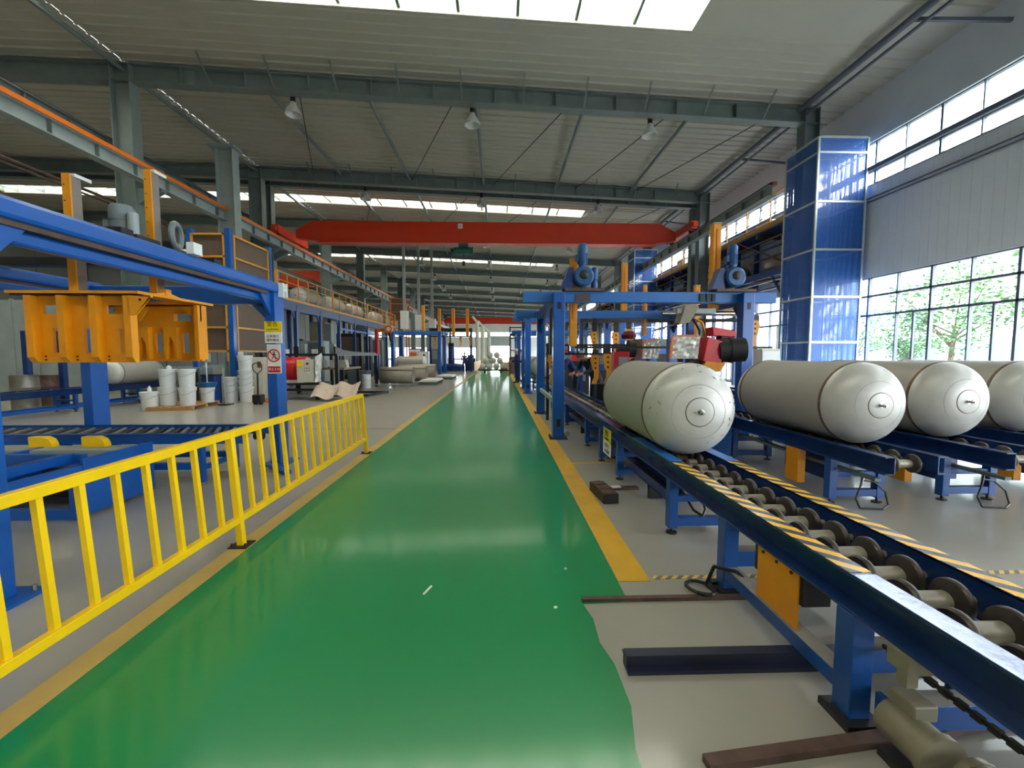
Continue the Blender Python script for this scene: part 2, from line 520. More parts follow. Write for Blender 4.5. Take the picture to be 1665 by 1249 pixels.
# window-side wall
def wallbox(name, mat, *b):
    return struct(MB().box(*b).build(name, mat))
wr = wallbox('wall_right', WALLG, XR, XR + .2, YB, YE, G0, .45)
MB().box(XR, XR + .2, YB, YE, 6.97, 8.9).build('upper_panel', WALLG, wr)
k = 0
yy = YB
while yy < 40:
    p = MB().box(XR + .006, XR + .2, yy, yy + .81, 3.5, 5.88)
    for j in range(4):
        p.box(XR, XR + .02, yy + .006 + j * .2, yy + .19 + j * .2, 3.5, 5.88)
    p.build('wall_panel', WALLG, wr)
    yy += .81
MB().box(XR, XR + .2, yy, YE, 3.5, 5.88).build('wall_panel', WALLG, wr)
m = MB()
for z in (5.44, 5.53): m.cyl((XR - .03, YB, z), (XR - .03, YE, z), .016, 6)
m.build('conduit', FRAME, wr)
m = MB(); m.cyl((XR - .12, YB, 6.24), (XR - .12, YE, 6.24), .06, 10)
m.build('window_pipe', FRAME, wr, smooth=True)
Y0 = 7.72 - 19 * .81
def glaze(win, rows, ya, yb, step, xw):
    """mullions, transoms and single panes of a window band"""
    n = int(round((yb - ya) / step))
    for i in range(n + 1):
        yk = ya + i * step
        t = .05 if i % 2 == 1 else .028
        MB().box(xw, xw + .08, yk - t / 2, yk + t / 2, rows[0], rows[-1]).build('mullion', FRAME, win)
        if i == n: break
        for z0, z1 in zip(rows, rows[1:]):
            MB().box(xw + .035, xw + .041, yk + t / 2, yk + step - .014, z0 + .02, z1 - .02).build('pane', GLASS, win)
    for z in rows:
        MB().box(xw, xw + .08, ya, yb, z - .025, z + .025).build('transom', FRAME, win)
w1 = struct(MB().box(XR - .06, XR + .2, YB, YE, .41, .45).build('window_1', FRAME))
glaze(w1, (.45, 2.52, 3.02, 3.5), Y0, Y0 + 37 * .81, .81, XR + .05)
for i in range(3, 37, 2):
    MB().box(XR + .06, XR + .11, Y0 + i * .81 + .36, Y0 + i * .81 + .40, .45, 2.5).build('sash_stile', FRAME, w1)
w2 = struct(MB().box(XR - .02, XR + .2, YB, YE, 5.86, 5.88).build('window_2', FRAME))
glaze(w2, (5.88, 6.24, 6.97), Y0, Y0 + 37 * .81, .81, XR + .05)
YF = Y0 + 37 * .81
for win, z0, z1 in ((w1, .45, 3.5), (w2, 5.88, 6.97)):
    m = MB(); q = MB()
    yy = YF
    while yy < YE - 2:
        m.box(XR + .05, XR + .13, yy, yy + .06, z0, z1); q.box(XR + .08, XR + .086, yy + .06, yy + 1.62, z0, z1); yy += 1.62
    for z in ((2.52, 3.02) if z0 < 2 else (6.24,)): m.box(XR + .05, XR + .13, YF, YE, z - .025, z + .025)
    for o_ in (m.build('far_mullions', FRAME, win), q.build('far_panes', GLASS, win)): o_['kind'] = 'stuff'

# other walls
wl = wallbox('wall_left', DWALL, XL - .2, XL, YB, YE, G0, 9.6)
yy = YB
while yy < 60:
    MB().box(XL, XL + .03, yy, yy + 2.9, .6, 8.3).build('wall_panel', DWALL, wl); yy += 3.0
MB().box(XL, XL + .06, YB, YE, G0, .58).build('plinth', STEEL, wl)
wallbox('wall_back', WALLW, XL, XR + .2, YB - .2, YB, G0, 9.6)
we = struct(MB().box(XL, -2.5, YE, YE + .2, 3.0, 5.2).box(XL, -2.5, YE, YE + .2, G0, .8).box(2.4, XR + .2, YE, YE + .2, G0, 5.2).box(XL, XR + .2, YE, YE + .2, 6.2, 9.6).box(-5, -2.5, YE, YE + .2, .8, 3.0).build('wall_far', WALLW))
w3 = struct(MB().box(XL, XR, YE + .05, YE + .12, 5.17, 5.22).build('window_3', FRAME))
for i in range(24):
    x = XL + i * 1.5
    MB().box(x, x + .08, YE + .05, YE + .13, 5.2, 6.2).build('mullion', FRAME, w3)
    MB().box(x + .08, min(XR, x + 1.5), YE + .08, YE + .09, 5.22, 6.2).build('pane', GLASS, w3)
w4 = struct(MB().box(XL, -5, YE + .05, YE + .12, .78, .84).build('window_4', FRAME))
for i in range(14):
    x = XL + i * 1.5
    MB().box(x, x + .08, YE + .05, YE + .13, .8, 3.0).build('mullion', FRAME, w4)
    MB().box(x + .08, x + 1.5, YE + .08, YE + .09, .84, 3.0).build('pane', GLASS, w4)
d1 = struct(MB().box(-2.6, -2.5, YE - .1, YE + .1, G0, 5.2).box(2.4, 2.5, YE - .1, YE + .1, G0, 5.2).build('door_1', FRAME))
for k in range(8):
    MB().box(-2.5, 2.4, YE - .02, YE + .03, 3.3 + k * .24, 3.3 + k * .24 + .242).build('shutter_slat', STEELL, d1)
MB().box(-2.6, 2.5, YE - .15, YE + .2, 5.2, 5.5).build('shutter_box', WALLW, d1)

# ================================================================ outside
K[0] = 1.0
struct(MB().box(-60, 160, -60, 230, -.4, -.13).build('ground', SOIL))
K[0] = KS
def tree(x, y, h, r, label, seed, n=2300):
    rnd = random.Random(seed)
    t = thing('tree', label, 'tree', (x, y, -.13), 0, 'trees outside the window')
    m = MB(t)
    m.cyl((x, y, -.13), (x + .1, y, h * .42), .11, 9, .07)
    m.build('trunk', BARK, t, smooth=True)
    tips = []
    for k in range(9):
        a = rnd.uniform(0, 2 * PI); e = rnd.uniform(.3, 1.1)
        p0 = Vector((x + .08, y, h * rnd.uniform(.28, .45)))
        p1 = p0 + Vector((math.cos(a) * math.cos(e), math.sin(a) * math.cos(e), math.sin(e))) * r * rnd.uniform(.7, 1.1)
        MB(t).cyl(p0, p1, .04, 6, .012).build('branch', BARK, t)
        tips += [p1, p0.lerp(p1, .65)]
    tips += [Vector((x + rnd.uniform(-.6, .6) * r, y + rnd.uniform(-.6, .6) * r, h * rnd.uniform(.6, .95))) for _ in range(8)]
    lm = MB(t)
    for k in range(n):
        c = rnd.choice(tips) + Vector((rnd.gauss(0, .32), rnd.gauss(0, .32), rnd.gauss(0, .22))) * r * .55
        u = Vector((rnd.gauss(0, 1), rnd.gauss(0, 1), rnd.gauss(0, .6))).normalized()
        v = u.cross(Vector((rnd.gauss(0, 1), rnd.gauss(0, 1), rnd.gauss(0, 1)))).normalized()
        s = rnd.uniform(.06, .12)
        lm.add([c - u * s, c + v * s * .4, c + u * s, c - v * s * .4], [(0, 1, 2, 3)])
    o = lm.build('leaves', LEAF, t); o['kind'] = 'stuff'
tree(16.8, 15.4, 5.1, 2.1, 'broad leafy tree outside, filling the middle of the low window band', 3)
tree(15.6, 10.6, 5.2, 1.8, 'tall leafy tree outside the window nearest the camera end', 5)
tree(21.0, 24.5, 4.4, 1.6, 'small pale tree outside beside the perforated blue column cover', 8, 1500)
tree(18.5, 18.6, 3.2, 1.4, 'thin low tree outside between two larger leafy trees', 11, 1300)
b = thing('building', 'pale office block with glazed bands across the yard outside', 'building', (40, 30, -.13), 0)
MB(b).box(40, 48, 2, 80, -.13, 11).build('wall', FACADE, b)
for k in range(3):
    for j in range(18):
        MB(b).box(39.94, 40, 4 + j * 4.2, 7.2 + j * 4.2, 1 + k * 3.4, 2.9 + k * 3.4).build('window', FGLASS, b)
MB(b).box(39.8, 48.2, 1.8, 80.2, 11, 11.4).build('parapet', FACADE, b)

# ================================================================ crane runway, bridge crane, lamps
def runway(x, z0, z1, label, orange, w=.24, ya=YB):
    t = thing('crane_runway', label, 'runway beam', (x, 0, z0))
    m = MB(t)
    m.box(x - .01, x + .01, ya, YE, z0, z1); m.box(x - w / 2, x + w / 2, ya, YE, z1 - .02, z1); m.box(x - w / 2, x + w / 2, ya, YE, z0, z0 + .02)
    m.build('girder', STEELL if orange else STEEL, t)
    yy = max(1.0, ya + .4)
    while yy < 45:
        for s in (-1, 1):
            MB(t).box(x + s * .011, x + s * .1, yy - .008, yy + .008, z0 + .02, z1 - .02).build('stiffener', STEEL, t)
        yy += 1.0
    if orange:
        MB(t).box(x + .02, x + .15, ya, YE, z1 + .002, z1 + .10).build('conductor_rail', ORANGE, t)
    MB(t).box(x - .05, x + .01, ya, YE, z1, z1 + .08).build('crane_rail', DSTEEL, t)
    return t
runway(-8.95, 5.84, 6.16, 'grey crane runway beam with an orange conductor rail along its top', True)
runway(-10.45, 6.62, 7.25, 'plain grey runway beam behind the column row', False)
runway(8.02, 6.17, 6.48, 'grey crane runway beam along the window-side columns', True, .24, 12.6)
t = thing('busbar', 'thin brown busbar pipe hung below the column-side runway beam', 'busbar', (-10.2, 0, 5.5))
MB(t).cyl((-10.2, YB, 5.56), (-10.2, 60, 5.56), .035, 6).build('pipe', RUST, t)
MB(t).cyl((-10.2, YB, 5.46), (-10.2, 60, 5.46), .025, 6).build('pipe', RUST, t)

def bridge_crane(y, zlo, zhi, xa, xb, label, hoist_x, hlabel, plate):
    t = thing('bridge_crane', label, 'crane', (0, y, zlo))
    e = 1.0
    m = MB(t).prism([(xa + .3, zlo + .16), (xa + e + .5, zlo), (xb - e - .5, zlo), (xb - .3, zlo + .16), (xb - .3, zhi - .38), (xb - e, zhi), (xa + e, zhi), (xa + .3, zhi - .38)], 'xz', y - .18, y + .18)
    m.box(xa + 1.2, xb - 1.2, y - .26, y + .26, zlo - .03, zlo)
    m.build('girder', CRANE, t, bevel=.01)
    z0_ = zlo
    for x in (xa, xb):
        zlo = z0_ - .12 + (.30 if x > 0 else 0)
        c = MB(t).box(x - .13, x + .13, y - 1.3, y + 1.3, zlo + .18, zlo + .5)
        c.box(x - .1, x + .1, y - 1.45, y - 1.3, zlo + .24, zlo + .42); c.box(x - .1, x + .1, y + 1.3, y + 1.45, zlo + .24, zlo + .42)
        ec = c.build('end_carriage', CRANE, t)
        for yy in (y - 1.0, y + 1.0):
            MB(t).cyl((x - .06, yy, zlo + .2), (x + .06, yy, zlo + .2), .12, 12).build('wheel', DSTEEL, ec)
    zlo = z0_
    if plate:
        p = MB(t).box(hoist_x - .22, hoist_x - .02, y - .19, y - .18, zhi - .28, zhi - .08).build('capacity_plate', PAPER, t)
        text('lettering', '5t', .2, DSTEEL, p, ((hoist_x - .12) * KS, -.195 * KS, (zhi - .18 - zlo) * KS), (PI / 2, 0, 0))
    h = thing('hoist', hlabel, 'hoist', (hoist_x, y, zlo - .45))
    MB(h).cyl((hoist_x - .42, y, zlo - .3), (hoist_x + .42, y, zlo - .3), .14, 14).build('drum', GREENM, h, smooth=True)
    MB(h).box(hoist_x - .2, hoist_x + .2, y - .17, y + .17, zlo - .17, zlo - .031).build('trolley', GREENM, h)
    MB(h).cyl((hoist_x - .55, y, zlo - .3), (hoist_x - .42, y, zlo - .3), .10, 12).build('motor', DSTEEL, h, smooth=True)
    MB(h).cyl((hoist_x, y, zlo - .75), (hoist_x, y, zlo - .42), .015, 6).build('rope', DSTEEL, h)
    MB(h).box(hoist_x - .06, hoist_x + .06, y - .04, y + .04, zlo - .95, zlo - .75).build('hook_block', DSTEEL, h)
bridge_crane(18.9, 6.32, 7.20, -8.95, 8.02, 'long red orange bridge crane with a capacity plate, spanning the hall overhead', -1.55, 'green hoist hanging under the nearer red bridge crane', True)
bridge_crane(67.0, 6.32, 7.3, -8.95, 8.02, 'far red orange bridge crane in front of the end wall', -3.2, 'green hoist under the far bridge crane', False)
t = thing('bridge_crane', 'dark red bridge crane in the neighbouring bay behind the column row', 'crane', (-13, 26, 5.6))
MB(t).box(-16.8, -10.7, 25.8, 26.2, 5.55, 6.45).build('girder', CRANE, t, bevel=.02)
for x in (-16.75, -10.75): MB(t).box(x - .12, x + .12, 24.8, 27.2, 5.7, 6.0).build('end_carriage', CRANE, t)
for yy in (21.0, 31.0): struct(MB().box(-10.85, -10.65, yy, yy + .2, G0, 5.5).build('steel_column', STEEL))
struct(MB().box(-10.85, -10.65, 19.5, 33, 5.5, 5.69).build('trim_2', STEEL))
struct(MB().box(-16.95, -16.65, 19.5, 33, 5.5, 5.69).build('trim_3', STEEL))

def lamp(x, y, z, label):
    t = thing('high_bay_lamp', label, 'lamp', (x, y, z), 0, 'high bay lamps under the roof')
    MB(t).lathe([(.05, .20), (.075, .16), (.09, .10), (.15, .02), (.2, -.08), (.215, -.14), (.205, -.14), (.19, -.08), (.14, .02), (0, .06)], (x, y, z), (0, 0, 1), 20).build('reflector', LENS, t, smooth=True)
    MB(t).cyl((x, y, z + .18), (x, y, z + .36), .065, 12).build('ballast_housing', DSTEEL, t, smooth=True)
    MB(t).lathe([(0, -.02), (.05, -.05), (.05, .04), (0, .05)], (x, y, z), (0, 0, 1), 10).build('bulb', WHITE, t, smooth=True)
    zc = zt(x) + .1
    MB(t).cyl((x, y, z + .36), (x, y, zc), .012, 6).build('hanger', DSTEEL, t)
    return t
K[0] = 1.0
ORD = ['first', 'second', 'third', 'fourth', 'fifth', 'sixth', 'seventh', 'eighth', 'ninth']
SIDE = {-5.5: 'on the column side', -.72: 'above the walkway', 4.15: 'on the window side'}
K[0] = KS
for i, y in enumerate([12.0, 18.15, 25.0, 31.0, 37.0, 43.0, 49.0]):
    for x in (-5.5, -.72, 4.15):
        lamp(x, y, zb(x) - .33 if i else zb(x) - .30, 'high bay lamp %s, %s row from the camera' % (SIDE[x], ORD[i]))
K[0] = 1.0
# ================================================================ roller conveyors and tanks
GAP, ZT = .375, .62            # clear width between the rails, height of the rail tops
def channel(m, x, out, y0, y1, z0, z1, w=.095, t=.012):
    """C rail with its back at x, flanges reaching towards out"""
    m.box(x, x + out * t, y0, y1, z0, z1)
    m.box(x, x + out * w, y0, y1, z1 - t, z1)
    m.box(x, x + out * w, y0, y1, z0, z0 + t)

_rm = None
def add_rollers(t, ys, zc=.528, world_x=0.0):
    """spool rollers: barrel with two flanges on an axle; every roller is a part, its flanges a sub-part"""
    global _rm
    if _rm is None:
        a = MB()
        a.lathe([(0, -.186), (.016, -.186), (.016, -.13), (.037, -.13), (.037, .13), (.016, .13), (.016, .186), (0, .186)], (0, 0, 0), (1, 0, 0), 16)
        A = a.build('roller', ROLL, None, smooth=True)
        b = MB()
        b.lathe([(.037, -.024), (.052, -.020), (.080, -.008), (.084, 0), (.084, .014), (.078, .022), (.03, .024)], (0, 0, 0), (1, 0, 0), 24)
        B = b.build('flange', FLNG, None, smooth=True)
        _rm = (A.data, B.data)
        for o in (A, B): bpy.data.objects.remove(o)
    for y in ys:
        o = bpy.data.objects.new('roller', _rm[0]); COL.objects.link(o); o.parent = t; o.location = (0, y, zc)
        for s in (-1, 1):
            f = bpy.data.objects.new('flange', _rm[1]); COL.objects.link(f); f.parent = o; f.location = (s * .094, 0, 0)
            if s < 0: f.rotation_euler = (0, 0, PI)

def h_frame(t, y, x0=-.285, x1=.285, zt_=.46, low=.1, high=.30, name='support_frame'):
    m = MB(t)
    m.box(x0, x0 + .075, y - .04, y + .04, .05, zt_); m.box(x1 - .075, x1, y - .04, y + .04, .05, zt_)
    m.box(x0 + .075, x1 - .075, y - .035, y + .035, low - .03, low + .04)
    if high: m.box(x0 + .075, x1 - .075, y - .025, y + .025, high - .025, high + .025)
    fr = m.build(name, FBLUE, t, bevel=.003)
    for x in (x0 + .04, x1 - .04):
        q = MB(t).cyl((x, y, .012), (x, y, .06), .012, 8)
        q.cyl((x, y, 0), (x, y, .012), .045, 12)
        q.build('levelling_foot', DSTEEL, fr)
    return fr

def conveyor(label, x, y0, y1, frames, rollers, group=None):
    """built along local y about x = 0"""
    t = thing('roller_conveyor', label, 'conveyor', (x, 0, 0), 0, group, world=False)
    h = GAP / 2
    for s in (-1, 1):
        m = MB(t); channel(m, s * h, s, y0, y1, .46, ZT)
        m.build('side_rail', CBLUE, t, bevel=.003)
    add_rollers(t, rollers)
    for y in frames: h_frame(t, y)
    return t

def arange(a, b, s):
    r = []
    while a < b: r.append(a); a += s
    return r

# the conveyor beside the walkway
c1 = conveyor('long dark blue roller conveyor beside the green walkway, with hazard tape on its rails', 1.695, -.6, 24,
              [3.45, 5.0, 5.9, 6.9, 9.0, 11.5, 14.5, 18.0, 22.0], arange(.205, 23.9, .195))
# hazard tape on both rail tops, plain covers further on
for s, ya, yb in ((-1, 1.62, 3.38), (1, -.2, 3.42)):
    MB(c1).box(s * (GAP / 2 + .002), s * (GAP / 2 + .093), ya, yb, ZT, ZT + .002).build('hazard_tape', TAPE, c1)
    MB(c1).box(s * (GAP / 2 - .004), s * (GAP / 2 + .10), 3.42, 4.4, ZT, ZT + .006).build('cover_plate', BLUEB, c1)
MB(c1).box(-GAP / 2 - .093, -GAP / 2 - .002, -.6, 1.60, ZT, ZT + .002).build('worn_rail_top', pm('worn shiny rail steel', srgb(120, 124, 140), .16, .85, .25, 16, rvar=.08, bump=.08), c1)
# heavy drive frame under the near end
d = c1
for yy in (2.58, 1.62):
    for s in (-1, 1):
        lg = MB(c1).box(s * .2, s * .29, yy - .045, yy + .045, .03, .46).build('leg', FBLUE, c1, bevel=.004)
        MB(c1).box(s * .17, s * .32, yy - .08, yy + .08, 0, .03).build('foot_plate', DSTEEL, lg)
for s in (-1, 1):
    MB(c1).box(s * .2, s * .285, 1.665, 2.535, .10, .17).build('side_beam', FBLUE, d, bevel=.003)
    sb_ = COL.objects[-1]; MB(c1).box(s * .203, s * .282, 1.67, 2.53, .17, .1715).build('dusty_top', DUST, sb_)
for yy, z in ((2.58, .22), (1.62, .27), (1.50, .13)):
    MB(c1).box(-.2 if z != .13 else -.22, .2 if z != .13 else .6, yy - .04, yy + .04, z - .05, z + .05).build('cross_beam', FBLUE, d, bevel=.003)
    sb_ = COL.objects[-1]; MB(c1).box(-.2 if z != .13 else -.2, .2 if z != .13 else .58, yy - .037, yy + .037, z + .05, z + .0515).build('dusty_top', DUST, sb_)
gq = MB(c1).prism([(2.24, .46), (1.92, .46), (1.92, .17), (1.94, .155), (2.22, .155), (2.24, .17)], 'yz', -.265, -.258)
gp = gq.build('guard_plate', ORY, c1)
q = MB(c1)
for yy in (2.19, 2.08, 1.97): q.cyl((-.272, yy, .435), (-.262, yy, .435), .009, 8)
q.build('bolt', DSTEEL, gp)
MB(c1).box(-.255, -.12, 1.90, 2.28, .30, .45).build('chain_case', DSTEEL, c1)
m = MB(c1)
yy = -.4
while yy < 1.6:
    m.cb((-.15, yy, .33), (.018, .034, .022)); m.cb((-.15, yy + .025, .33), (.010, .03, .014)); yy += .05
m.build('drive_chain', DSTEEL, c1)
m = MB(c1); m.box(-.30, -.21, 1.34, 1.42, .40, .46); m.box(-.28, -.24, 1.36, 1.40, .34, .40)
m.build('limit_switch', TAN, c1)

# the three conveyors on the window side
def win_conveyor(x, label, yend, y1, fr):
    t = conveyor(label, x, yend, y1, fr, arange(yend + .14, y1 - .1, .195), 'conveyors on the window side')
    MB(t).box(-.285, -.2, 4.55, 4.75, .08, .46).build('guard_box', ORY, t)
    MB(t).box(.02, .26, 4.5, 5.2, .12, .40).build('drive_box', DBLUE, t)
    MB(t).bar((-.15, 3.7, .36), (-.15, 7.6, .36), .06, .03).build('cable_tray', STEEL, t)
    m = MB(t)
    pts = [(-.02, 4.0, .33), (-.06, 3.98, .22), (-.12, 3.96, .1), (-.1, 3.93, .012), (.1, 3.9, .012), (.2, 3.95, .03), (.21, 4.0, .15), (.12, 4.03, .24), (0, 4.02, .26)]
    m.tube(pts, .009, 6)
    m.build('cable', BLACK, t, smooth=True)
    MB(t).cb((-.01, 4.02, .27), (.05, .015, .07), .5).build('cable_tag', PAPER, t)
    return t
win_conveyor(3.60, 'dark blue roller conveyor, first from the hazard taped one', 3.5, 12, [4.13, 5.9, 6.9, 8.6, 10.6])
win_conveyor(4.83, 'dark blue roller conveyor between two others, second from the hazard taped one', 3.62, 12, [4.18, 5.9, 7.2, 8.8, 10.6])
win_conveyor(6.10, 'dark blue roller conveyor nearest the windows, third from the hazard taped one', 3.8, 12, [4.3, 6.0, 7.4, 9.0, 10.8])

TR, TH, TZ = .413, .262, 1.014
def make_tank(label, x, ys, L=1.42, z=TZ, rz=0.0, group='tanks on the roller conveyors'):
    t = thing('steel_tank', label, 'tank', (x, ys, z), rz, group, world=False)
    MB(t).lathe([(TR, 0), (TR, L)], (0, 0, 0), (0, 1, 0), 56).build('shell', TANK, t, smooth=True)
    hp = [(TR * max(0, math.cos(a)) ** .8, -TH * math.sin(a)) for a in [i * PI / 2 / 16 for i in range(17)]]
    hp[-1] = (0, -TH)
    hd = MB(t).lathe(hp, (0, 0, 0), (0, 1, 0), 56).build('head', HEAD, t, smooth=True)
    MB(t).lathe([(r, L - h) for r, h in hp], (0, 0, 0), (0, 1, 0), 56).build('head', HEAD, t, smooth=True)
    for y in (0, L):
        MB(t).lathe([(TR - .002, y - .018), (TR + .003, y - .014), (TR + .004, y), (TR + .003, y + .014), (TR - .002, y + .018)], (0, 0, 0), (0, 1, 0), 56).build('weld_seam', SEAM, t, smooth=True)
    # boss disc, its rim and the pipe stub on the near head
    MB(t).lathe([(.123, -TH + .012), (.119, -TH + .002), (.09, -TH - .003), (0, -TH - .006)], (0, 0, 0), (0, 1, 0), 36).build('boss_disc', HEAD, hd, smooth=True)
    MB(t).ring((0, -TH + .006, 0), (0, 1, 0), .122, .0042).build('boss_rim', SEAM, hd, smooth=True)
    MB(t).ring((0, -.2285, 0), (0, 1, 0), .232, .0018, 48, 5).build('press_line', BARE, hd, smooth=True)
    pf = MB(t).lathe([(.028, -TH + .002), (.028, -TH - .008), (.014, -TH - .010), (.014, -TH - .028), (.018, -TH - .028), (.018, -TH - .046), (.010, -TH - .048), (.010, -TH - .066), (0, -TH - .066)], (0, 0, 0), (0, 1, 0), 14)
    pf.build('pipe_stub', CHROME, t, smooth=True)
    return t
t1 = make_tank('scuffed steel tank on the hazard taped conveyor, its domed end towards the camera', 1.70, 3.78)
sc = MB(t1)
rs = random.Random(4)
for k in range(26):            # scratches standing a hair off the domed end
    a0 = rs.uniform(0, 2 * PI); e0 = rs.uniform(.35, 1.15); da = rs.uniform(-.10, .10); de = rs.uniform(-.10, .10); pts = []
    for q in range(4):
        a = a0 + da * q / 3 + rs.uniform(-.015, .015); e = e0 + de * q / 3
        r = TR * math.cos(e) ** .8 + .0008
        pts.append((r * math.cos(a), -TH * math.sin(e) - .0008, r * math.sin(a)))
    for p0, p1 in zip(pts, pts[1:]): sc.bar(p0, p1, .0022 if k % 3 else .004)
so = sc.build('scratches', SEAM, [c for c in t1.children if c.name.startswith('head')][0]); so['kind'] = 'stuff'
make_tank('clean steel tank on the first window-side conveyor, above an orange guard box', 3.66, 4.20)
make_tank('steel tank on the middle window-side conveyor, partly behind another tank', 4.87, 4.50)
make_tank('steel tank on the conveyor nearest the windows, cut by the photo edge', 6.12, 4.80)
make_tank('far steel tank on the walkway conveyor, seen between blue portal posts', 1.72, 17.0)
make_tank('steel tank far down the walkway conveyor, behind the second portal', 1.72, 21.0)

# geared motor on the floor at the near end
t = thing('gear_motor', 'tan geared drive motor on the floor under the near conveyor end', 'motor', (1.46, 1.40, 0))
MB(t).cyl((1.40, 1.52, .13), (1.40, 1.36, .13), .075, 18).cyl((1.40, 1.36, .13), (1.40, 1.33, .13), .085, 18).build('gearbox', TAN, t, smooth=True)
MB(t).cyl((1.46, 1.30, .105), (1.46, 1.02, .105), .078, 20).build('motor_body', TAN, t, smooth=True)
q = MB(t)
for k in range(10): q.cyl((1.46, 1.28 - k * .025, .105), (1.46, 1.272 - k * .025, .105), .083, 20)
q.build('cooling_fins', TAN, t, smooth=True)
MB(t).box(1.38, 1.47, 1.42, 1.52, .19, .25).build('terminal_box', TAN, t, bevel=.006)
MB(t).box(1.33, 1.55, 1.05, 1.5, 0, .03).build('base_plate', DSTEEL, t)
t.location.x += .09; t.location.y -= .04

# coil of cable at the near frame foot
t = thing('cable', 'loose dark cable lying at the foot of the near conveyor frame', 'cable', (1.36, 2.55, 0))
pts = [(1.27 + .10 * math.cos(a) * (1 - a / 30), 2.55 + .08 * math.sin(a), .012 + .03 * abs(math.sin(a * .5))) for a in [i * .5 for i in range(15)]]
pts += [(1.36, 2.57, .16), (1.44, 2.45, .185), (1.50, 2.35, .12), (1.62, 2.28, .02)]
MB(t).tube(pts, .011, 7).build('cable_run', BLACK, t, smooth=True)
MB(t).cb((1.40, 2.60, .015), (.05, .03, .03)).build('plug', DSTEEL, t)
t = thing('cable', 'black cable hanging below the hazard taped conveyor rail', 'cable', (1.6, 3.2, .1))
MB(t).tube([(1.56, 3.65, .42), (1.58, 3.5, .30), (1.60, 3.38, .22), (1.64, 3.3, .20), (1.68, 3.34, .24), (1.66, 3.45, .40)], .01, 7).build('cable_run', BLACK, t, smooth=True)
MB(t).tube([(1.56, 3.65, .44), (1.58, 3.1, .40), (1.60, 2.66, .40)], .016, 7).build('conduit', BLACK, t, smooth=True)

# open cable trough and steel offcuts on the floor
t = thing('cable_trough', 'long open dark blue steel trough under the hazard taped conveyor', 'trough', (1.62, 7, .05))
m = MB(t)
m.box(1.555, 1.715, 3.85, 10.5, .142, .15); m.box(1.555, 1.563, 3.85, 10.5, .142, .24); m.box(1.707, 1.715, 3.85, 10.5, .142, .24)
m.build('trough', DBLUE, t)
MB(t).box(1.57, 1.70, 3.87, 10.4, .15, .19).build('cables', BLACK, t)
for yy in (4.3, 6, 8, 10): MB(t).box(1.56, 1.71, yy, yy + .05, 0, .142).build('foot', DSTEEL, t)
t = thing('steel_block', 'low grimy steel block on the floor between walkway and conveyor', 'steel block', (1.09, 4.4, 0))
MB(t).cb((1.10, 4.38, .05), (.16, .46, .10), .10).build('body', DSTEEL, t, bevel=.006)
for k in range(3): MB(t).cb((1.11 - .02 * k, 4.22 + k * .15, .104), (.13, .12, .012), .2 * k).build('scale_layer', RUST, t)
t = thing('steel_strip', 'brown flat steel strip lying beside the grimy steel block', 'steel strip', (1.36, 4.62, 0))
MB(t).cb((1.37, 4.62, .012), (.36, .09, .024), .05).build('strip', RUST, t)
MB(t).cb((1.30, 4.62, .028), (.10, .07, .006), .2).build('paper_scrap', PAPER, t)

# warning sign hanging on the rail
t = thing('warning_sign', 'small yellow and white warning sign hung on the walkway side of the conveyor', 'sign', (1.40, 5.44, .2))
MB(t).cb((1.398, 5.42, .455), (.006, .38, .17)).build('yellow_panel', pm('sign yellow', srgb(222, 208, 30), .4, 0, .03), t)
MB(t).cb((1.398, 5.42, .285), (.006, .38, .17)).build('white_panel', PAPER, t)
for k, (s, z, sz) in enumerate((('警告', .475, .085), ('WARNING', .405, .045), ('注意安全', .32, .06), ('小心机械', .245, .06))):
    text('lettering', s, sz, DSTEEL, t, (-.0065, -.02, z - .2), (PI / 2, 0, -PI / 2))

# debris on the walkway
o = MB().cb((-.46, 2.62, .006), (.012, .10, .006), -.35).build('paper_strip', PAPER); tag(o, 'white strip of paper lying on the green walkway', 'litter'); o['world'] = 1
o = MB().cb((.33, 2.41, .006), (.02, .014, .008), .4).build('paper_scrap', PAPER); tag(o, 'tiny pale scrap on the green walkway by the brown floor rail', 'litter')
o = MB().cb((.46, 2.86, .007), (.016, .016, .010), .2).build('pebble', CREAM); tag(o, 'tiny pale pebble on the green walkway edge', 'litter')

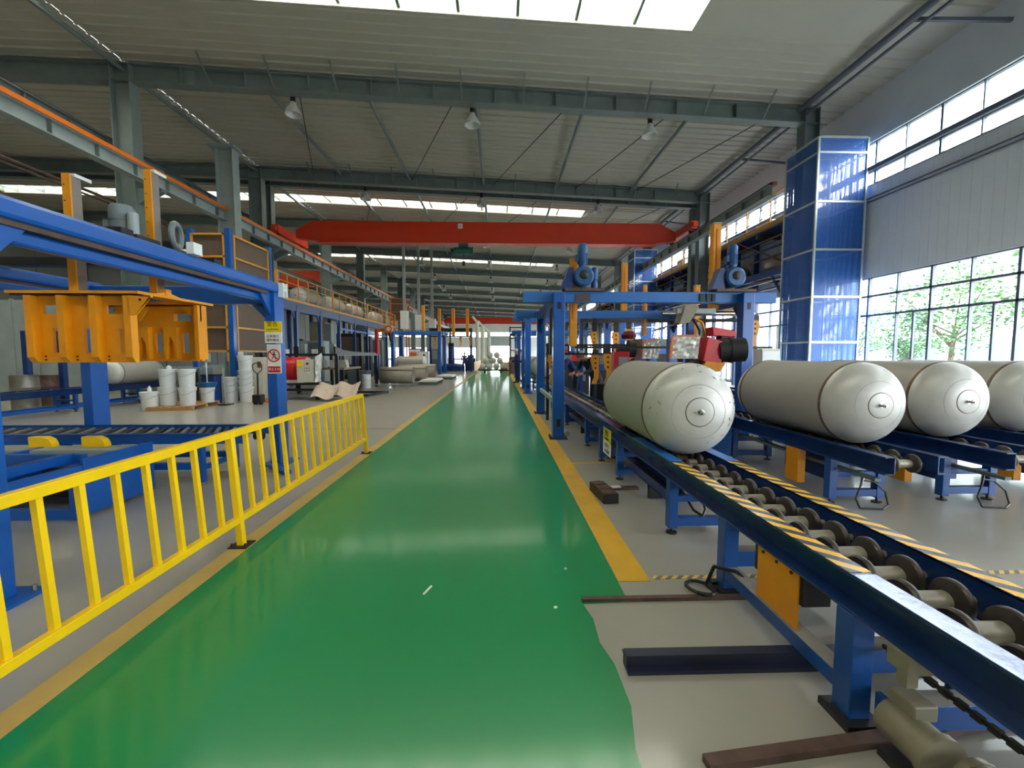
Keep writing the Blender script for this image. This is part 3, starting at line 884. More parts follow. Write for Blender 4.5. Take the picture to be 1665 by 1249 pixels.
# ================================================================ blue portals over the conveyors
def portal_frame(label, xs, ys, top, w, over, group='blue welding portals'):
    t = thing('welding_portal', label, 'portal frame', (xs[0], ys[0], 0), 0, group)
    for x in xs:
        for y in ys:
            p = MB(t).box(x - w / 2, x + w / 2, y - w / 2, y + w / 2, .02, top).build('post', BLUE, t, bevel=.008)
            MB(t).box(x - w * .8, x + w * .8, y - w * .8, y + w * .8, 0, .02).build('base_plate', DBLUE, p)
            for a, b in ((-1, -1), (1, -1), (1, 1), (-1, 1)):
                MB(t).cyl((x + a * w * .66, y + b * w * .66, .02), (x + a * w * .66, y + b * w * .66, .05), .012, 6).build('bolt', DSTEEL, p)
            if y == ys[0]:
                MB(t).box(x - .035, x + .035, y - w / 2 - .003, y - w / 2 + .001, top - .30, top - .18).build('slot', BLACK, p)
                MB(t).box(x - .035, x + .035, y - w / 2 - .003, y - w / 2 + .001, .22, .36).build('slot', BLACK, p)
    for i, x in enumerate(xs):
        MB(t).box(x - w * .38, x + w * .38, ys[0] + w / 2, ys[1] - w / 2, top - .22, top - .02).build('side_beam', DBLUE, t)
        s = 1
        for y, d in ((ys[0] + w / 2, 1), (ys[1] - w / 2, -1)):
            MB(t).prism([(y, top - .22), (y + d * .3, top - .22), (y, top - .55)], 'yz', x - .02, x + .02).build('gusset', DBLUE, t)
    for y in (ys[0] + w / 2 + .08, ys[1] + w / 2 + .08):
        MB(t).box(xs[0] - over, xs[1] + over, y - .08, y + .08, top - .16, top + .03).build('cross_beam', BLUEB, t, bevel=.006)
    MB(t).box(xs[0] - .03, xs[0] + .03, ys[0] + w / 2, ys[1] - w / 2, .58, .66).build('low_rail', STEELL, t)
    return t
portal_frame('blue welding portal nearest the camera, two motors standing on its beam', (1.05, 4.42), (7.56, 10.8), 2.60, .2, .62)
portal_frame('taller blue portal behind the nearest welding portal', (1.10, 4.75), (16.4, 18.8), 3.14, .22, .50)
portal_frame('third blue portal down the walkway, behind the standing workers', (1.12, 4.8), (25, 28), 2.9, .24, .4)
pt = bpy.data.objects['welding_portal']
MB(pt).box(1.36, 1.63, 7.645, 7.66, 2.46, 2.585).build('rust_plate', RUST, pt)
MB(pt).box(3.62, 3.70, 7.63, 7.66, 2.46, 2.60).box(3.74, 3.80, 7.63, 7.66, 2.46, 2.60).box(3.84, 3.90, 7.63, 7.66, 2.46, 2.60).build('clamp_block', DSTEEL, pt)
t = thing('pipe', 'grey pipe lying on the floor between the nearest portal posts', 'pipe', (1.22, 9, .04))
MB(t).cyl((1.26, 7.75, .045), (1.20, 10.5, .045), .045, 12).build('pipe_body', STEELL, t, smooth=True)

def motor_set(x, y, z, label, s=1):
    t = thing('drive_unit', label, 'motor', (x, y, z))
    MB(t).box(x - .36, x + .36, y - .16, y + .16, z, z + .05).build('mounting_plate', RUST, t)
    MB(t).lathe([(0, 0), (.15, 0), (.18, .03), (.18, .20), (.13, .26), (0, .26)], (x - .02, y - .18, z + .26), (0, 1, 0), 22).build('gearbox', BMOT, t, smooth=True)
    MB(t).lathe([(0, -.02), (.05, -.02), (.08, 0), (.08, .03)], (x - .02, y - .19, z + .28), (0, 1, 0), 14).build('shaft_cover', DSTEEL, t, smooth=True)
    MB(t).cyl((x - .02, y, z + .40), (x - .02, y, z + .50), .07, 16).build('flange', BMOT, t, smooth=True)
    mo = MB(t).lathe([(0, 0), (.085, 0), (.085, .20), (.09, .20), (.09, .33), (.06, .37), (0, .37)], (x - .02, y, z + .49), (0, 0, 1), 18).build('motor', BMOT, t, smooth=True)
    q = MB(t)
    for k in range(16):
        a = k * PI / 8; q.cb((x - .02 + .088 * math.cos(a), y + .088 * math.sin(a), z + .59), (.012, .012, .18), a)
    q.build('cooling_fins', BMOT, mo)
    MB(t).box(x - .14, x - .09, y - .05, y + .05, z + .55, z + .66).build('terminal_box', BMOT, mo)
    MB(t).lathe([(0, 0), (.06, 0), (.06, .13), (.045, .14), (.045, .16), (.06, .17), (.062, .36), (.04, .39), (0, .39)], (x + .2 * s, y, z + .05), (0, 0, 1), 16).build('small_motor', BMOT, t, smooth=True)
    MB(t).prism([(x - .42, z + .05), (x - .2, z + .05), (x - .2, z + .42), (x - .28, z + .42)], 'xz', y - .1, y + .1).build('bracket', DBLUE, t)
    return t
motor_set(1.52, 7.74, 2.632, 'blue gear motor pair on the walkway end of the nearest portal beam')
motor_set(4.26, 7.74, 2.632, 'blue gear motor pair on the window end of the nearest portal beam', -1)

def mast(x, y, z0, z1, w, label, group='yellow lifting masts'):
    t = thing('lifting_mast', label, 'mast', (x, y, z0), 0, group)
    MB(t).box(x - w / 2, x + w / 2, y - w / 2, y + w / 2, z0, z1).build('column', ORY, t, bevel=.01)
    MB(t).box(x - w * .12, x + w * .02, y - w / 2 - .012, y - w / 2, z0 + (z1 - z0) * .3, z1 - .1).build('rack', ORANGE, t)
    MB(t).box(x - w * .55, x + w * .55, y - w * .55, y + w * .55, z1, z1 + .02).build('cap', STEELL, t)
    return t
mast(1.38, 7.98, 1.66, 3.26, .135, 'yellow mast hanging through the nearest portal beside the blue motor')
mast(4.04, 7.98, 2.35, 3.92, .15, 'tall yellow mast at the window end of the nearest portal')
mast(3.25, 11.1, 2.5, 3.86, .14, 'yellow mast rising behind the nearest portal beam, beside the far perforated blue cover')
mast(3.8, 11.1, 2.0, 3.3, .10, 'short yellow mast behind the middle of the nearest portal beam')
mast(4.75, 10.2, 2.2, 3.15, .12, 'short yellow mast behind the window end of the nearest portal beam')

def clamp_arm(x, y, z1, h, label, s=1, group='yellow clamp arms with holes', up=.10):
    t = thing('clamp_arm', label, 'clamp arm', (x, y, z1 - h), 0, group)
    w = h * .26
    P = [(0, 1), (.9, 1), (1, .93), (1, .2), (.7, 0), (.1, .0), (.32, .16), (.42, .2), (.42, .42), (.12, .55), (.10, .68), (-.1, .80), (.0, .88)]
    t['world'] = 1
    MB(t).prism([(x + s * (a - .5) * w, z1 - h + b * h) for a, b in P], 'xz', y - .02, y + .02).build('plate', ORY, t)
    for b in (.88, .72, .55):
        MB(t).cyl((x + s * .06 * w, y - .023, z1 - h + b * h), (x + s * .06 * w, y - .019, z1 - h + b * h), w * .14, 12).build('hole', DSTEEL, t)
    MB(t).box(x - w * .3, x + w * .4, y - .03, y + .03, z1, z1 + up).build('hanger', DSTEEL, t)
    return t
clamp_arm(1.83, 8.1, 1.50, .56, 'yellow clamp arm with three holes, beside its twin behind the nearest tank')
clamp_arm(2.02, 7.9, 1.52, .56, 'second yellow clamp arm with three holes, touching the red welder in view')
clamp_arm(1.13, 9.2, 1.50, .58, 'yellow clamp arm between the two walkway-side posts of the nearest portal', 1, 'yellow clamp arms with holes', .88)
clamp_arm(4.93, 8.1, 2.16, .56, 'yellow clamp arm hanging beside the window-side portal post', -1)
clamp_arm(2.45, 11.0, 2.10, .62, 'yellow clamp arm farther off, next to the pale blue inner post', 1, 'yellow clamp arms with holes', .35)
clamp_arm(4.02, 13.2, 2.3, .8, 'yellow clamp arm far behind the wrapped panels', 1, 'yellow clamp arms with holes', .20)
clamp_arm(3.62, 13.2, 2.2, .8, 'dull yellow clamp arm far behind the dark spool', 1, 'yellow clamp arms with holes', .30)
t = thing('carriage_beam', 'dark beam on two posts carrying the farther clamp arms', 'beam', (3, 13.2, 0))
MB(t).box(2.5, 5.4, 13.12, 13.28, 2.5, 2.62).build('tube', DSTEEL, t)
for x in (2.55, 5.35): MB(t).box(x - .05, x + .05, 13.14, 13.26, 0, 2.5).build('post', DBLUE, t)
# the hangers' carriage beam
t = thing('carriage_beam', 'dark ladder-like carriage beam running across behind the nearest tank', 'beam', (1.6, 9.6, 1.5))
for z in (1.72, 1.52): MB(t).bar((1.05, 9.6, z), (3.0, 9.6, z), .05).build('tube', DSTEEL, t)
for x in (1.10, 2.95): MB(t).box(x - .03, x + .03, 9.63, 9.69, 0, 1.76).build('post', DSTEEL, t)
for k in range(10): MB(t).box(1.15 + k * .2, 1.19 + k * .2, 9.58, 9.62, 1.54, 1.70).build('rung', DSTEEL, t)
t = thing('carriage_beam', 'dark slim carriage beam carrying the yellow clamp arms', 'beam', (1.8, 8.0, 1.62))
MB(t).box(1.45, 5.2, 7.96, 8.12, 1.62, 1.66).build('tube', DSTEEL, t)
t = thing('carriage_beam', 'bright steel cross bar with a bracket near the window-side portal post', 'beam', (3.4, 8.6, 2.3))
MB(t).cyl((3.3, 8.6, 2.34), (5.2, 8.6, 2.34), .05, 12).build('bar', CHROME, t, smooth=True)
MB(t).cyl((3.0, 8.6, 2.20), (5.2, 8.6, 2.20), .035, 10).build('bar', DSTEEL, t, smooth=True)
MB(t).box(4.5, 4.8, 8.5, 8.7, 2.38, 2.46).build('bracket', ORY, t)

# welding equipment between the conveyors
def box_thing(name, label, cat, x, y, z, sx, sy, sz, mat, extras=(), group=None, rz=0.0, bevel=.01):
    t = thing(name, label, cat, (x, y, z), rz, group, world=False)
    MB(t).box(-sx / 2, sx / 2, -sy / 2, sy / 2, 0, sz).build('body', mat, t, bevel=bevel)
    for nm, mt, b in extras: MB(t).box(*b).build(nm, mt, t)
    return t
w_ = box_thing('welding_machine', 'red welding machine with a grey display behind the nearest tank', 'welder', 2.42, 8.6, 0, .30, .5, 1.56, RED,
          [('display', STEELL, (-.06, .12, -.256, -.25, 1.30, 1.46)), ('vent', DSTEEL, (-.12, .12, -.256, -.25, .95, 1.1)), ('base', DBLUE, (-.2, .2, -.3, .3, 0, .9)), ('handle', DSTEEL, (-.1, .1, -.22, -.18, 1.56, 1.62))])
t = thing('wire_feeder', 'red and black wire feeder with a dark spool, on the fixture between tanks', 'wire feeder', (3.4, 6.6, 1.3))
MB(t).prism([(3.13, 1.40), (3.42, 1.36), (3.46, 1.70), (3.20, 1.78)], 'xz', 6.45, 6.75).build('body', RED, t, bevel=.012)
MB(t).cyl((3.42, 6.58, 1.56), (3.80, 6.5, 1.58), .185, 26).build('spool', BLACK, t, smooth=True)
MB(t).cyl((3.58, 6.545, 1.57), (3.63, 6.535, 1.572), .20, 26).build('spool_band', DSTEEL, t, smooth=True)
MB(t).prism([(3.36, 1.80), (3.72, 1.78), (3.74, 1.87), (3.58, 1.90), (3.34, 1.94)], 'xz', 6.6, 6.85).build('lid_box', RED, t, bevel=.01)
MB(t).box(3.5, 3.7, 6.62, 6.8, 1.70, 1.80).build('bracket', DSTEEL, t)
MB(t).prism([(3.08, 1.236), (3.40, 1.236), (3.50, 1.38), (3.18, 1.40)], 'xz', 6.45, 6.75).build('bracket', ORY, t)
def wrapped_panel(x, y, z, w, h, label, tilt):
    t = thing('welding_console', label, 'panel', (x, y, z), 0, 'plastic wrapped consoles')
    MB(t).prism([(x - w / 2, z), (x + w / 2 - .05, z + .01), (x + w / 2, z + h), (x - w / 2 + tilt, z + h * .97)], 'xz', y - .06, y + .06).build('panel', GREYM, t)
    m = MB(t)
    rr = random.Random(int(x * 100)); n = 9
    vs = [(x - w / 2 - .01 + tilt * j / n + (w + .0) * i / n, y - .075 - rr.uniform(0, .022), z - .02 + (h + .03) * j / n) for j in range(n + 1) for i in range(n + 1)]
    m.add(vs, [(j * (n + 1) + i, j * (n + 1) + i + 1, (j + 1) * (n + 1) + i + 1, (j + 1) * (n + 1) + i) for j in range(n) for i in range(n)])
    m.build('plastic_wrap', PLASTIC, t)
    MB(t).bar((x - w / 2 - .02, y - .08, z - .02), (x - w / 2 + tilt - .02, y - .08, z + h), .035).build('frame_edge', ORANGE, t)
    MB(t).bar((x - w / 2 + tilt, y - .08, z + h + .015), (x + w / 2, y - .08, z + h + .015), .03).build('frame_edge', ORANGE, t)
    MB(t).box(x - .03, x + .03, y + .05, y + .11, 0.0, z + .1).build('stand', DSTEEL, t)
    return t
wrapped_panel(2.88, 6.6, 1.46, .42, .32, 'plastic wrapped control panel nearer the camera, beside the red wire feeder', .03)
wrapped_panel(3.20, 9.0, 1.44, .36, .36, 'plastic wrapped control panel farther back, beside a dark round spool', .05)
t = thing('wire_spool', 'dark round wire spool in a rusty housing beside the farther wrapped panel', 'spool', (2.85, 9.0, 1.4))
MB(t).cyl((2.72, 8.95, 1.62), (2.86, 8.95, 1.62), .19, 20).build('spool', BLACK, t, smooth=True)
MB(t).prism([(2.84, 1.35), (3.0, 1.42), (3.0, 1.83), (2.84, 1.83)], 'xz', 8.86, 9.1).build('housing', RUST, t)
MB(t).bar((2.6, 8.9, 1.36), (3.0, 8.9, 1.55), .05).build('bracket', ORANGE, t)
MB(t).box(2.86, 2.96, 8.95, 9.05, 0, 1.36).build('stand', DBLUE, t)
MB(t).lathe([(0, .0), (.14, .0), (.16, .08), (.1, .16), (0, .18)], (2.78, 9.1, 1.84), (0, 0, 1), 14).build('cover_cloth', pm('dark red cloth', srgb(92, 24, 36), .8, 0, .1), t, smooth=True)
t = thing('welding_robot', 'brown covered welding arm with hoses above the nearer wrapped panel', 'welding arm', (3.1, 7.2, 1.8))
MB(t).bar((2.65, 7.2, 1.92), (3.2, 7.2, 2.08), .05, .03).build('arm', RUST, t)
MB(t).prism([(3.02, 2.0), (3.2, 2.04), (3.36, 2.3), (3.30, 2.36), (3.12, 2.34)], 'xz', 7.1, 7.35).build('head_cover', TAN, t, bevel=.01)
MB(t).tube([(3.1, 7.15, 2.05), (3.28, 7.12, 2.1), (3.38, 7.1, 1.9), (3.36, 7.1, 1.6), (3.2, 7.1, 1.45)], .022, 8).build('hose', BLACK, t, smooth=True)
MB(t).tube([(3.2, 7.15, 2.15), (3.42, 7.12, 2.05), (3.5, 7.1, 1.8), (3.4, 7.05, 1.55)], .02, 8).build('hose', ORY, t, smooth=True)
MB(t).prism([(3.22, 2.0), (3.4, 2.0), (3.34, 1.7), (3.28, 1.7)], 'xz', 7.2, 7.26).build('bracket', ORY, t)
MB(t).box(3.19, 3.29, 7.12, 7.22, 0, 2.2).build('column', DBLUE, t)
MB(t).box(3.0, 3.66, 7.13, 7.21, 2.2, 2.28).build('top_bar', STEELL, t)
t = thing('fixture_stand', 'blue machine stand between the hazard taped and the window-side conveyors', 'machine stand', (2.9, 6.8, 0))
MB(t).box(2.45, 3.15, 5.6, 6.2, .12, .52).build('lower_box', BLUE, t, bevel=.01)
MB(t).box(2.6, 3.18, 6.5, 7.05, .0, 1.16).build('column', DBLUE, t, bevel=.01)
MB(t).box(2.5, 3.30, 6.4, 7.05, 1.16, 1.235).build('table', DBLUE, t, bevel=.006)
for x, y in ((2.5, 5.65), (3.08, 5.65), (2.5, 6.12), (3.08, 6.12)): MB(t).box(x - .03, x + .03, y - .03, y + .03, 0, .12).build('leg', DBLUE, t)
MB(t).box(2.95, 3.12, 6.49, 6.5, .82, 1.12).build('switch_panel', PAPER, t)
# welding torch holder (dark hose bundle on the tank top)
t = thing('hose_bundle', 'black hose bundle on the fixture behind the nearest tank top', 'hose', (2.9, 6.42, 1.235))
m = MB(t)
for k in range(5): m.ring((3.0 + .02 * k, 6.55, 1.33), (.2 * k - .4, 1, .1), .08, .016, 20, 6)
m.build('hose', BLACK, t, smooth=True)
box_thing('control_box', 'small white control box on the fixture next to the black hose bundle', 'control box', 2.78, 6.52, 1.235, .12, .1, .15, WHITE)
box_thing('control_cabinet', 'pale grey control cabinet standing by the big perforated blue cover', 'cabinet', 7.15, 11.2, 0, .5, .4, 1.66, CREAM, [('door', WHITE, (-.23, .23, -.215, -.2, .08, 1.6)), ('handle', DSTEEL, (.17, .19, -.23, -.215, .8, 1.0))])
t = thing('signal_light', 'small signal lamp on a post beside the window-side portal post', 'signal lamp', (5.55, 9.2, 0))
MB(t).cyl((5.55, 9.2, 0), (5.55, 9.2, 1.9), .03, 10).build('post', DBLUE, t)
MB(t).cyl((5.55, 9.2, 1.9), (5.55, 9.2, 1.98), .045, 12).build('lens', ORY, t); MB(t).cyl((5.55, 9.2, 1.98), (5.55, 9.2, 2.06), .045, 12).build('lens', GREENM, t)

# perforated covers round the window-side columns
def column_cover(x0, y0, w, d, top, rows, label):
    t = thing('column_cover', label, 'column cover', (x0, y0, 0))
    xs, ysd = (x0, x0 + w), (y0, y0 + d)
    e = .045
    for x in xs:
        for y in ysd:
            MB(t).box(x - e / 2, x + e / 2, y - e / 2, y + e / 2, G0, top).build('corner_post', ALU, t)
    zs = [top - r for r in rows]
    base = G0 + .05
    for z in zs + [top, base]:
        for y in ysd: MB(t).box(x0 + e / 2, x0 + w - e / 2, y - e / 2.4, y + e / 2.4, z - .025, z + .025).build('rail', ALU, t)
        for x in xs: MB(t).box(x - e / 2.4, x + e / 2.4, y0 + e / 2, y0 + d - e / 2, z - .025, z + .025).build('rail', ALU, t)
    zz = [top] + zs + [base]
    for za, zb_ in zip(zz, zz[1:]):
        quads = [[(x0, y0, zb_), (x0 + w, y0, zb_), (x0 + w, y0, za), (x0, y0, za)], [(x0, y0 + d, zb_), (x0, y0, zb_), (x0, y0, za), (x0, y0 + d, za)],
                 [(x0 + w, y0, zb_), (x0 + w, y0 + d, zb_), (x0 + w, y0 + d, za), (x0 + w, y0, za)], [(x0, y0 + d, zb_), (x0 + w, y0 + d, zb_), (x0 + w, y0 + d, za), (x0, y0 + d, za)]]
        for q in quads:
            o = MB(t).add(q, [(0, 1, 2, 3)]).build('perforated_panel', PERF, t)
            uv = o.data.uv_layers.new(name='UVMap')
            wd = (Vector(q[1]) - Vector(q[0])).length; ht = za - zb_
            n = o.data.loops
            for li, l in enumerate(n):
                p = o.data.vertices[l.vertex_index].co + Vector(t.location)
                a = ((p - Vector(q[0])).dot((Vector(q[1]) - Vector(q[0])).normalized()))
                uv.data[li].uv = (a, p.z - zb_)
            so_ = o.modifiers.new('thick', 'SOLIDIFY'); so_.thickness = .003
    return t
K[0] = KS
column_cover(8.14, 10.95, 1.28, 1.22, 7.03, [.38, 1.60, 2.81, 4.02, 5.2, 6.3], 'tall perforated blue cover with pale trim round the nearer window-side column')
column_cover(7.56, 23.9, 1.28, 1.22, 7.35, [.45, 1.75, 3.05, 4.3, 5.5, 6.5], 'perforated blue cover round a far column, above the nearest portal beam')

# mezzanine along the window side
def railing(t, xs, z, y0, y1, step, mat, toe=True, n=2, h=1.0, r=.025):
    x = xs
    k = int(round((y1 - y0) / step))
    for i in range(k + 1):
        MB(t).box(x - r, x + r, y0 + i * step - r, y0 + i * step + r, z, z + h).build('rail_post', mat, t)
    MB(t).box(x - r, x + r, y0, y1, z + h, z + h + 2 * r).build('handrail', mat, t)
    for j in range(n):
        MB(t).box(x - r * .7, x + r * .7, y0, y1, z + h * (j + 1) / (n + 1), z + h * (j + 1) / (n + 1) + r * 1.4).build('mid_rail', mat, t)
    if toe: MB(t).box(x - .006, x + .006, y0, y1, z, z + .1).build('toe_board', mat, t)
def gallery_stretch(ya, yb, label):
    t = thing('mezzanine', label, 'gallery', (9.1, ya, G0))
    xa, xb, zu, zl = 8.72, 9.52, 5.64, 4.2
    TANB = pm('weathered tan edge paint', srgb(168, 132, 84), .5, 0, .15, 4)
    for z, nm in ((zu, 'upper_deck'), (zl, 'lower_deck')):
        MB(t).box(xa, xb, ya, yb, z - .1, z).build(nm, DBLUE, t)
        y = ya + .5
        while y < yb - .2: MB(t).box(xa - .02, xb, y - .04, y + .04, z - .25, z - .1).build('joist', RUST, t); y += 1.5
    MB(t).box(xa - .05, xa, ya, yb, zu - .06, zu).build('edge_beam', TANB, t)
    MB(t).box(xa - .05, xa, ya, yb, zl - .2, zl + .02).build('edge_beam', DBLUE, t)
    for z, mt in ((zu - .45, RUST), (zu - .75, DBLUE), (zl + .4, RUST), (zl - .6, DBLUE), (zl - .35, BARE)):
        MB(t).box(xa - .03, xa + .02, ya, yb, z, z + .05).build('service_rail', mt, t)
    y = ya + .2
    while y < yb:
        for x in (xa + .05, xb - .06): MB(t).box(x - .06, x + .06, y - .06, y + .06, G0, zu - .1).build('post', DBLUE, t)
        MB(t).bar((xa - .01, y, zl - 1.3), (xa - .01, y + 1.0, zl - .1), .06).build('brace', DBLUE, t)
        if y + 2.9 < yb: MB(t).bar((xa - .01, y + .06, zl), (xa - .01, y + 2.9, zu - .12), .045).build('brace', RUST, t)
        y += 3
    n = int((yb - ya) / 1.3)
    railing(t, xa - .02, zu + .01, ya, ya + n * 1.3, 1.3, GAL, True, 2, .92, .018)
gallery_stretch(12.4, 58, 'raised blue conveyor gallery with a yellow railing between columns and windows')
for i, y in enumerate((13.2, 15.6, 18.9, 21.0, 25.6, 28.6, 31.8, 35.0, 38.2)):
    o = MB().lathe([(0, 0), (.2, .06), (.28, .2), (.28, .9), (.2, 1.04), (0, 1.1)], (9.1, y, 4.48), (0, 1, 0), 18).build('gas_cylinder', BARE if i % 2 else SHEET, smooth=True)
    tag(o, 'steel cylinder lying on the lower deck of the window-side gallery, %s from the near end' % ORD[i], 'cylinder', 'cylinders on the window-side gallery')
for i, y in enumerate((14.0, 17.4, 20.6, 26.2, 30.4, 34.6)):
    o = MB().box(8.95, 9.4, y, y + .9, 5.64, 5.95 + .13 * (i % 3)).build('equipment_box', GREYM if i % 2 else WHITE, bevel=.02)
    tag(o, '%s equipment box on the upper deck of the window-side gallery, %s from the near end' % ('grey' if i % 2 else 'white', ORD[i]), 'equipment box', 'equipment boxes on the window-side gallery')
K[0] = 1.0
# ================================================================ yellow safety railings
def safety_railing(label, y_posts, nb, lean=.06, x=-2.03):
    t = thing('safety_railing', label, 'railing', (x, y_posts[0], 0), 0, None)
    H = .91
    f = lambda z: x - lean * z / H
    def up(y, z0, z1, w):
        m = MB(t); m.bar((f(z0), y, z0), (f(z1), y, z1), w); return m
    for y in y_posts:
        p = up(y, 0, H - .02, .05).build('post', YEL, t, bevel=.003)
        q = MB(t).box(x - .07, x + .07, y - .07, y + .07, .004, .012)
        q.build('base_plate', DSTEEL, p)
        for s in (-1, 1): MB(t).cyl((x + s * .05, y - .045, .012), (x + s * .05, y - .045, .035), .009, 6).build('bolt', DSTEEL, p)
    ya, yb = y_posts[0], y_posts[-1]
    MB(t).bar((f(H), ya - .025, H - .025), (f(H), yb + .025, H - .025), .05, .055).build('top_rail', YEL, t, bevel=.003)
    MB(t).bar((f(.215), ya, .215), (f(.215), yb, .215), .045, .05).build('bottom_rail', YEL, t, bevel=.003)
    for a, b in zip(y_posts, y_posts[1:]):
        for k in range(1, nb):
            up(a + (b - a) * k / nb, .24, H - .05, .03).build('baluster', YEL, t)
    return t
safety_railing('bright yellow safety railing along the near edge of the green walkway', [-3.0, .16, 3.31, 6.46], 16)
far_r = safety_railing('far yellow safety railing by the stacked cylinders', [34.5, 37.5, 40.5, 43.5, 46.5], 8, .0)
MB(far_r).box(-2.045, -2.02, 34.5, 46.5, .25, .85).build('infill_sheet', ORY, far_r)

# ================================================================ lifting portal over the transfer line (column side)
t = thing('lifting_portal', 'large blue lifting portal behind the yellow railing, warning signs on its post', 'portal frame', (-3.05, 5.92, 0))
lp = t
for x in (-3.055, -5.49):
    for y in (2.5, 5.92):
        p = MB(t).box(x - .065, x + .065, y - .125, y + .125, .02, 2.33).build('post', BLUE, t, bevel=.006)
        MB(t).box(x - .17, x + .17, y - .22, y + .22, 0, .02).build('base_plate', BLUE, p)
        for a, b in ((-1, -1), (1, -1), (1, 1), (-1, 1)): MB(t).cyl((x + a * .12, y + b * .17, .02), (x + a * .12, y + b * .17, .055), .014, 6).build('bolt', BARE, p)
    MB(t).box(x - .075, x + .075, 2.36, 6.06, 2.33, 2.47).build('side_beam', BLUE, t, bevel=.03)
    MB(t).box(x - .10 if x > -4 else x + .02, x - .02 if x > -4 else x + .10, 2.7, 5.7, 2.20, 2.295).build('lower_rail', BLUE, t, bevel=.02)
    MB(t).box(x - .06, x + .04, 2.7, 5.7, 2.295, 2.33).build('slot_strip', RUST, t)
    for y, d in ((2.625, 1), (5.795, -1)):
        MB(t).prism([(y, 2.33), (y + d * .28, 2.33), (y, 2.02)], 'yz', x - .02, x + .02).build('gusset', BLUE, t)
for y in (2.5, 5.92):
    MB(t).box(-5.42, -3.13, y - .07, y + .07, 2.18, 2.42).build('cross_beam', BLUE, t, bevel=.02)
    for x, d in ((-3.12, -1), (-5.425, 1)):
        MB(t).prism([(x, 2.2), (x + d * .25, 2.2), (x, 1.94)], 'xz', y - .02, y + .02).build('gusset', BLUE, t)
for y in (3.75, 4.9):
    MB(t).box(-5.42, -3.13, y - .06, y + .06, 2.475, 2.56).build('carriage_beam', DSTEEL, t)
MB(t).box(-4.5, -3.5, 3.8, 4.85, 2.56, 2.60).build('carriage_plate', DSTEEL, t)
MB(t).box(-3.0, -2.93, 4.24, 4.36, 2.47, 2.58).build('junction_box', WHITE, t)
t = thing('red_disc', 'round red stop disc on the near portal post, cut by the photo edge', 'disc', (-2.98, 2.55, 1.5))
MB(t).cyl((-2.99, 2.50, 1.5), (-2.975, 2.50, 1.5), .085, 24).build('disc', RED, t)
# signs on its post
SY = pm('sign yellow panel', srgb(240, 214, 20), .4, 0, .03)
t = thing('warning_sign', 'yellow over white warning sign on the blue portal post', 'sign', (-3.02, 5.785, 1.79), 0, None)
MB(t).box(-3.125, -2.90, 5.780, 5.790, 1.80, 1.945).build('yellow_panel', SY, t)
MB(t).box(-3.125, -2.90, 5.780, 5.790, 1.655, 1.80).build('white_panel', PAPER, t)
for s, z, sz, mt in (('警告', .115, .075, RUST), ('WARNING', .045, .032, RUST), ('设备加工', -.045, .042, DSTEEL), ('请勿靠近', -.095, .042, DSTEEL)):
    text('lettering', s, sz, mt, t, (0, -.0062, z), (PI / 2, 0, 0))
t = thing('prohibition_sign', 'white no-entry sign with a struck-out walking figure below the warning sign', 'sign', (-3.01, 5.785, 1.45))
MB(t).box(-3.105, -2.925, 5.780, 5.790, 1.25, 1.64).build('panel', PAPER, t)
MB(t).ring((-3.015, 5.779, 1.49), (0, 1, 0), .078, .008, 36, 6).build('red_ring', RED, t)
MB(t).bar((-3.07, 5.778, 1.545), (-2.96, 5.778, 1.435), .004, .014).build('red_bar', RED, t)
m = MB(t); yy = 5.7785
m.cyl((-3.010, yy, 1.535), (-3.010, yy - .003, 1.535), .011, 12)
m.bar((-3.010, yy, 1.52), (-3.015, yy, 1.48), .003, .02); m.bar((-3.015, yy, 1.485), (-3.04, yy, 1.44), .003, .009); m.bar((-3.012, yy, 1.485), (-2.99, yy, 1.44), .003, .009)
m.bar((-3.012, yy, 1.515), (-3.035, yy, 1.495), .003, .007); m.bar((-3.008, yy, 1.515), (-2.985, yy, 1.49), .003, .007)
m.build('walking_figure', DSTEEL, t)
MB(t).box(-3.095, -2.935, 5.777, 5.780, 1.265, 1.345).build('red_band', RED, t)
text('lettering', '禁止入内', .038, PAPER, t, (-.005, -.0095, -.145), (PI / 2, 0, 0))
t = thing('mounting_bracket', 'small white bracket plate at the top corner of the blue portal', 'bracket', (-2.92, 5.95, 2.3))
MB(t).box(-2.99, -2.97, 5.9, 6.02, 2.28, 2.47).box(-2.97, -2.92, 5.9, 5.925, 2.28, 2.47).box(-2.97, -2.92, 5.995, 6.02, 2.28, 2.47).box(-2.97, -2.92, 5.925, 5.995, 2.36, 2.39).build('plate', WHITE, t)
def guide_mast(x, y, z0, z1, label):
    t = thing('lifting_mast', label, 'mast', (x, y, z0), 0, 'masts on the lifting portal')
    MB(t).box(x - .04, x + .03, y - .055, y - .04, z0, z1).box(x - .04, x - .03, y - .04, y + .05, z0, z1).build('amber_face', ORY, t)
    MB(t).box(x - .03, x + .03, y - .04, y + .05, z0, z1 - .01).build('side_channel', pm('dull brown grey steel', srgb(130, 118, 110), .5, .1, .12, 6), t)
    MB(t).box(x + .0, x + .045, y - .02, y + .14, z1 - .02, z1 + .01).build('cap_plate', WHITE, t)
    for k in range(5): MB(t).cyl((x - .02, y - .06, z1 - .1 - k * .14), (x - .02, y - .055, z1 - .1 - k * .14), .006, 6).build('bolt', DSTEEL, t)
guide_mast(-3.84, 4.05, 2.072, 3.11, 'amber lifting mast nearer the photo edge, above the blue lifting portal')
guide_mast(-3.55, 4.58, 2.072, 3.37, 'amber lifting mast beside the grey motor, above the blue lifting portal')
t = thing('lift_motor', 'grey green upright motor standing on the blue lifting portal', 'motor', (-3.66, 4.32, 2.6))
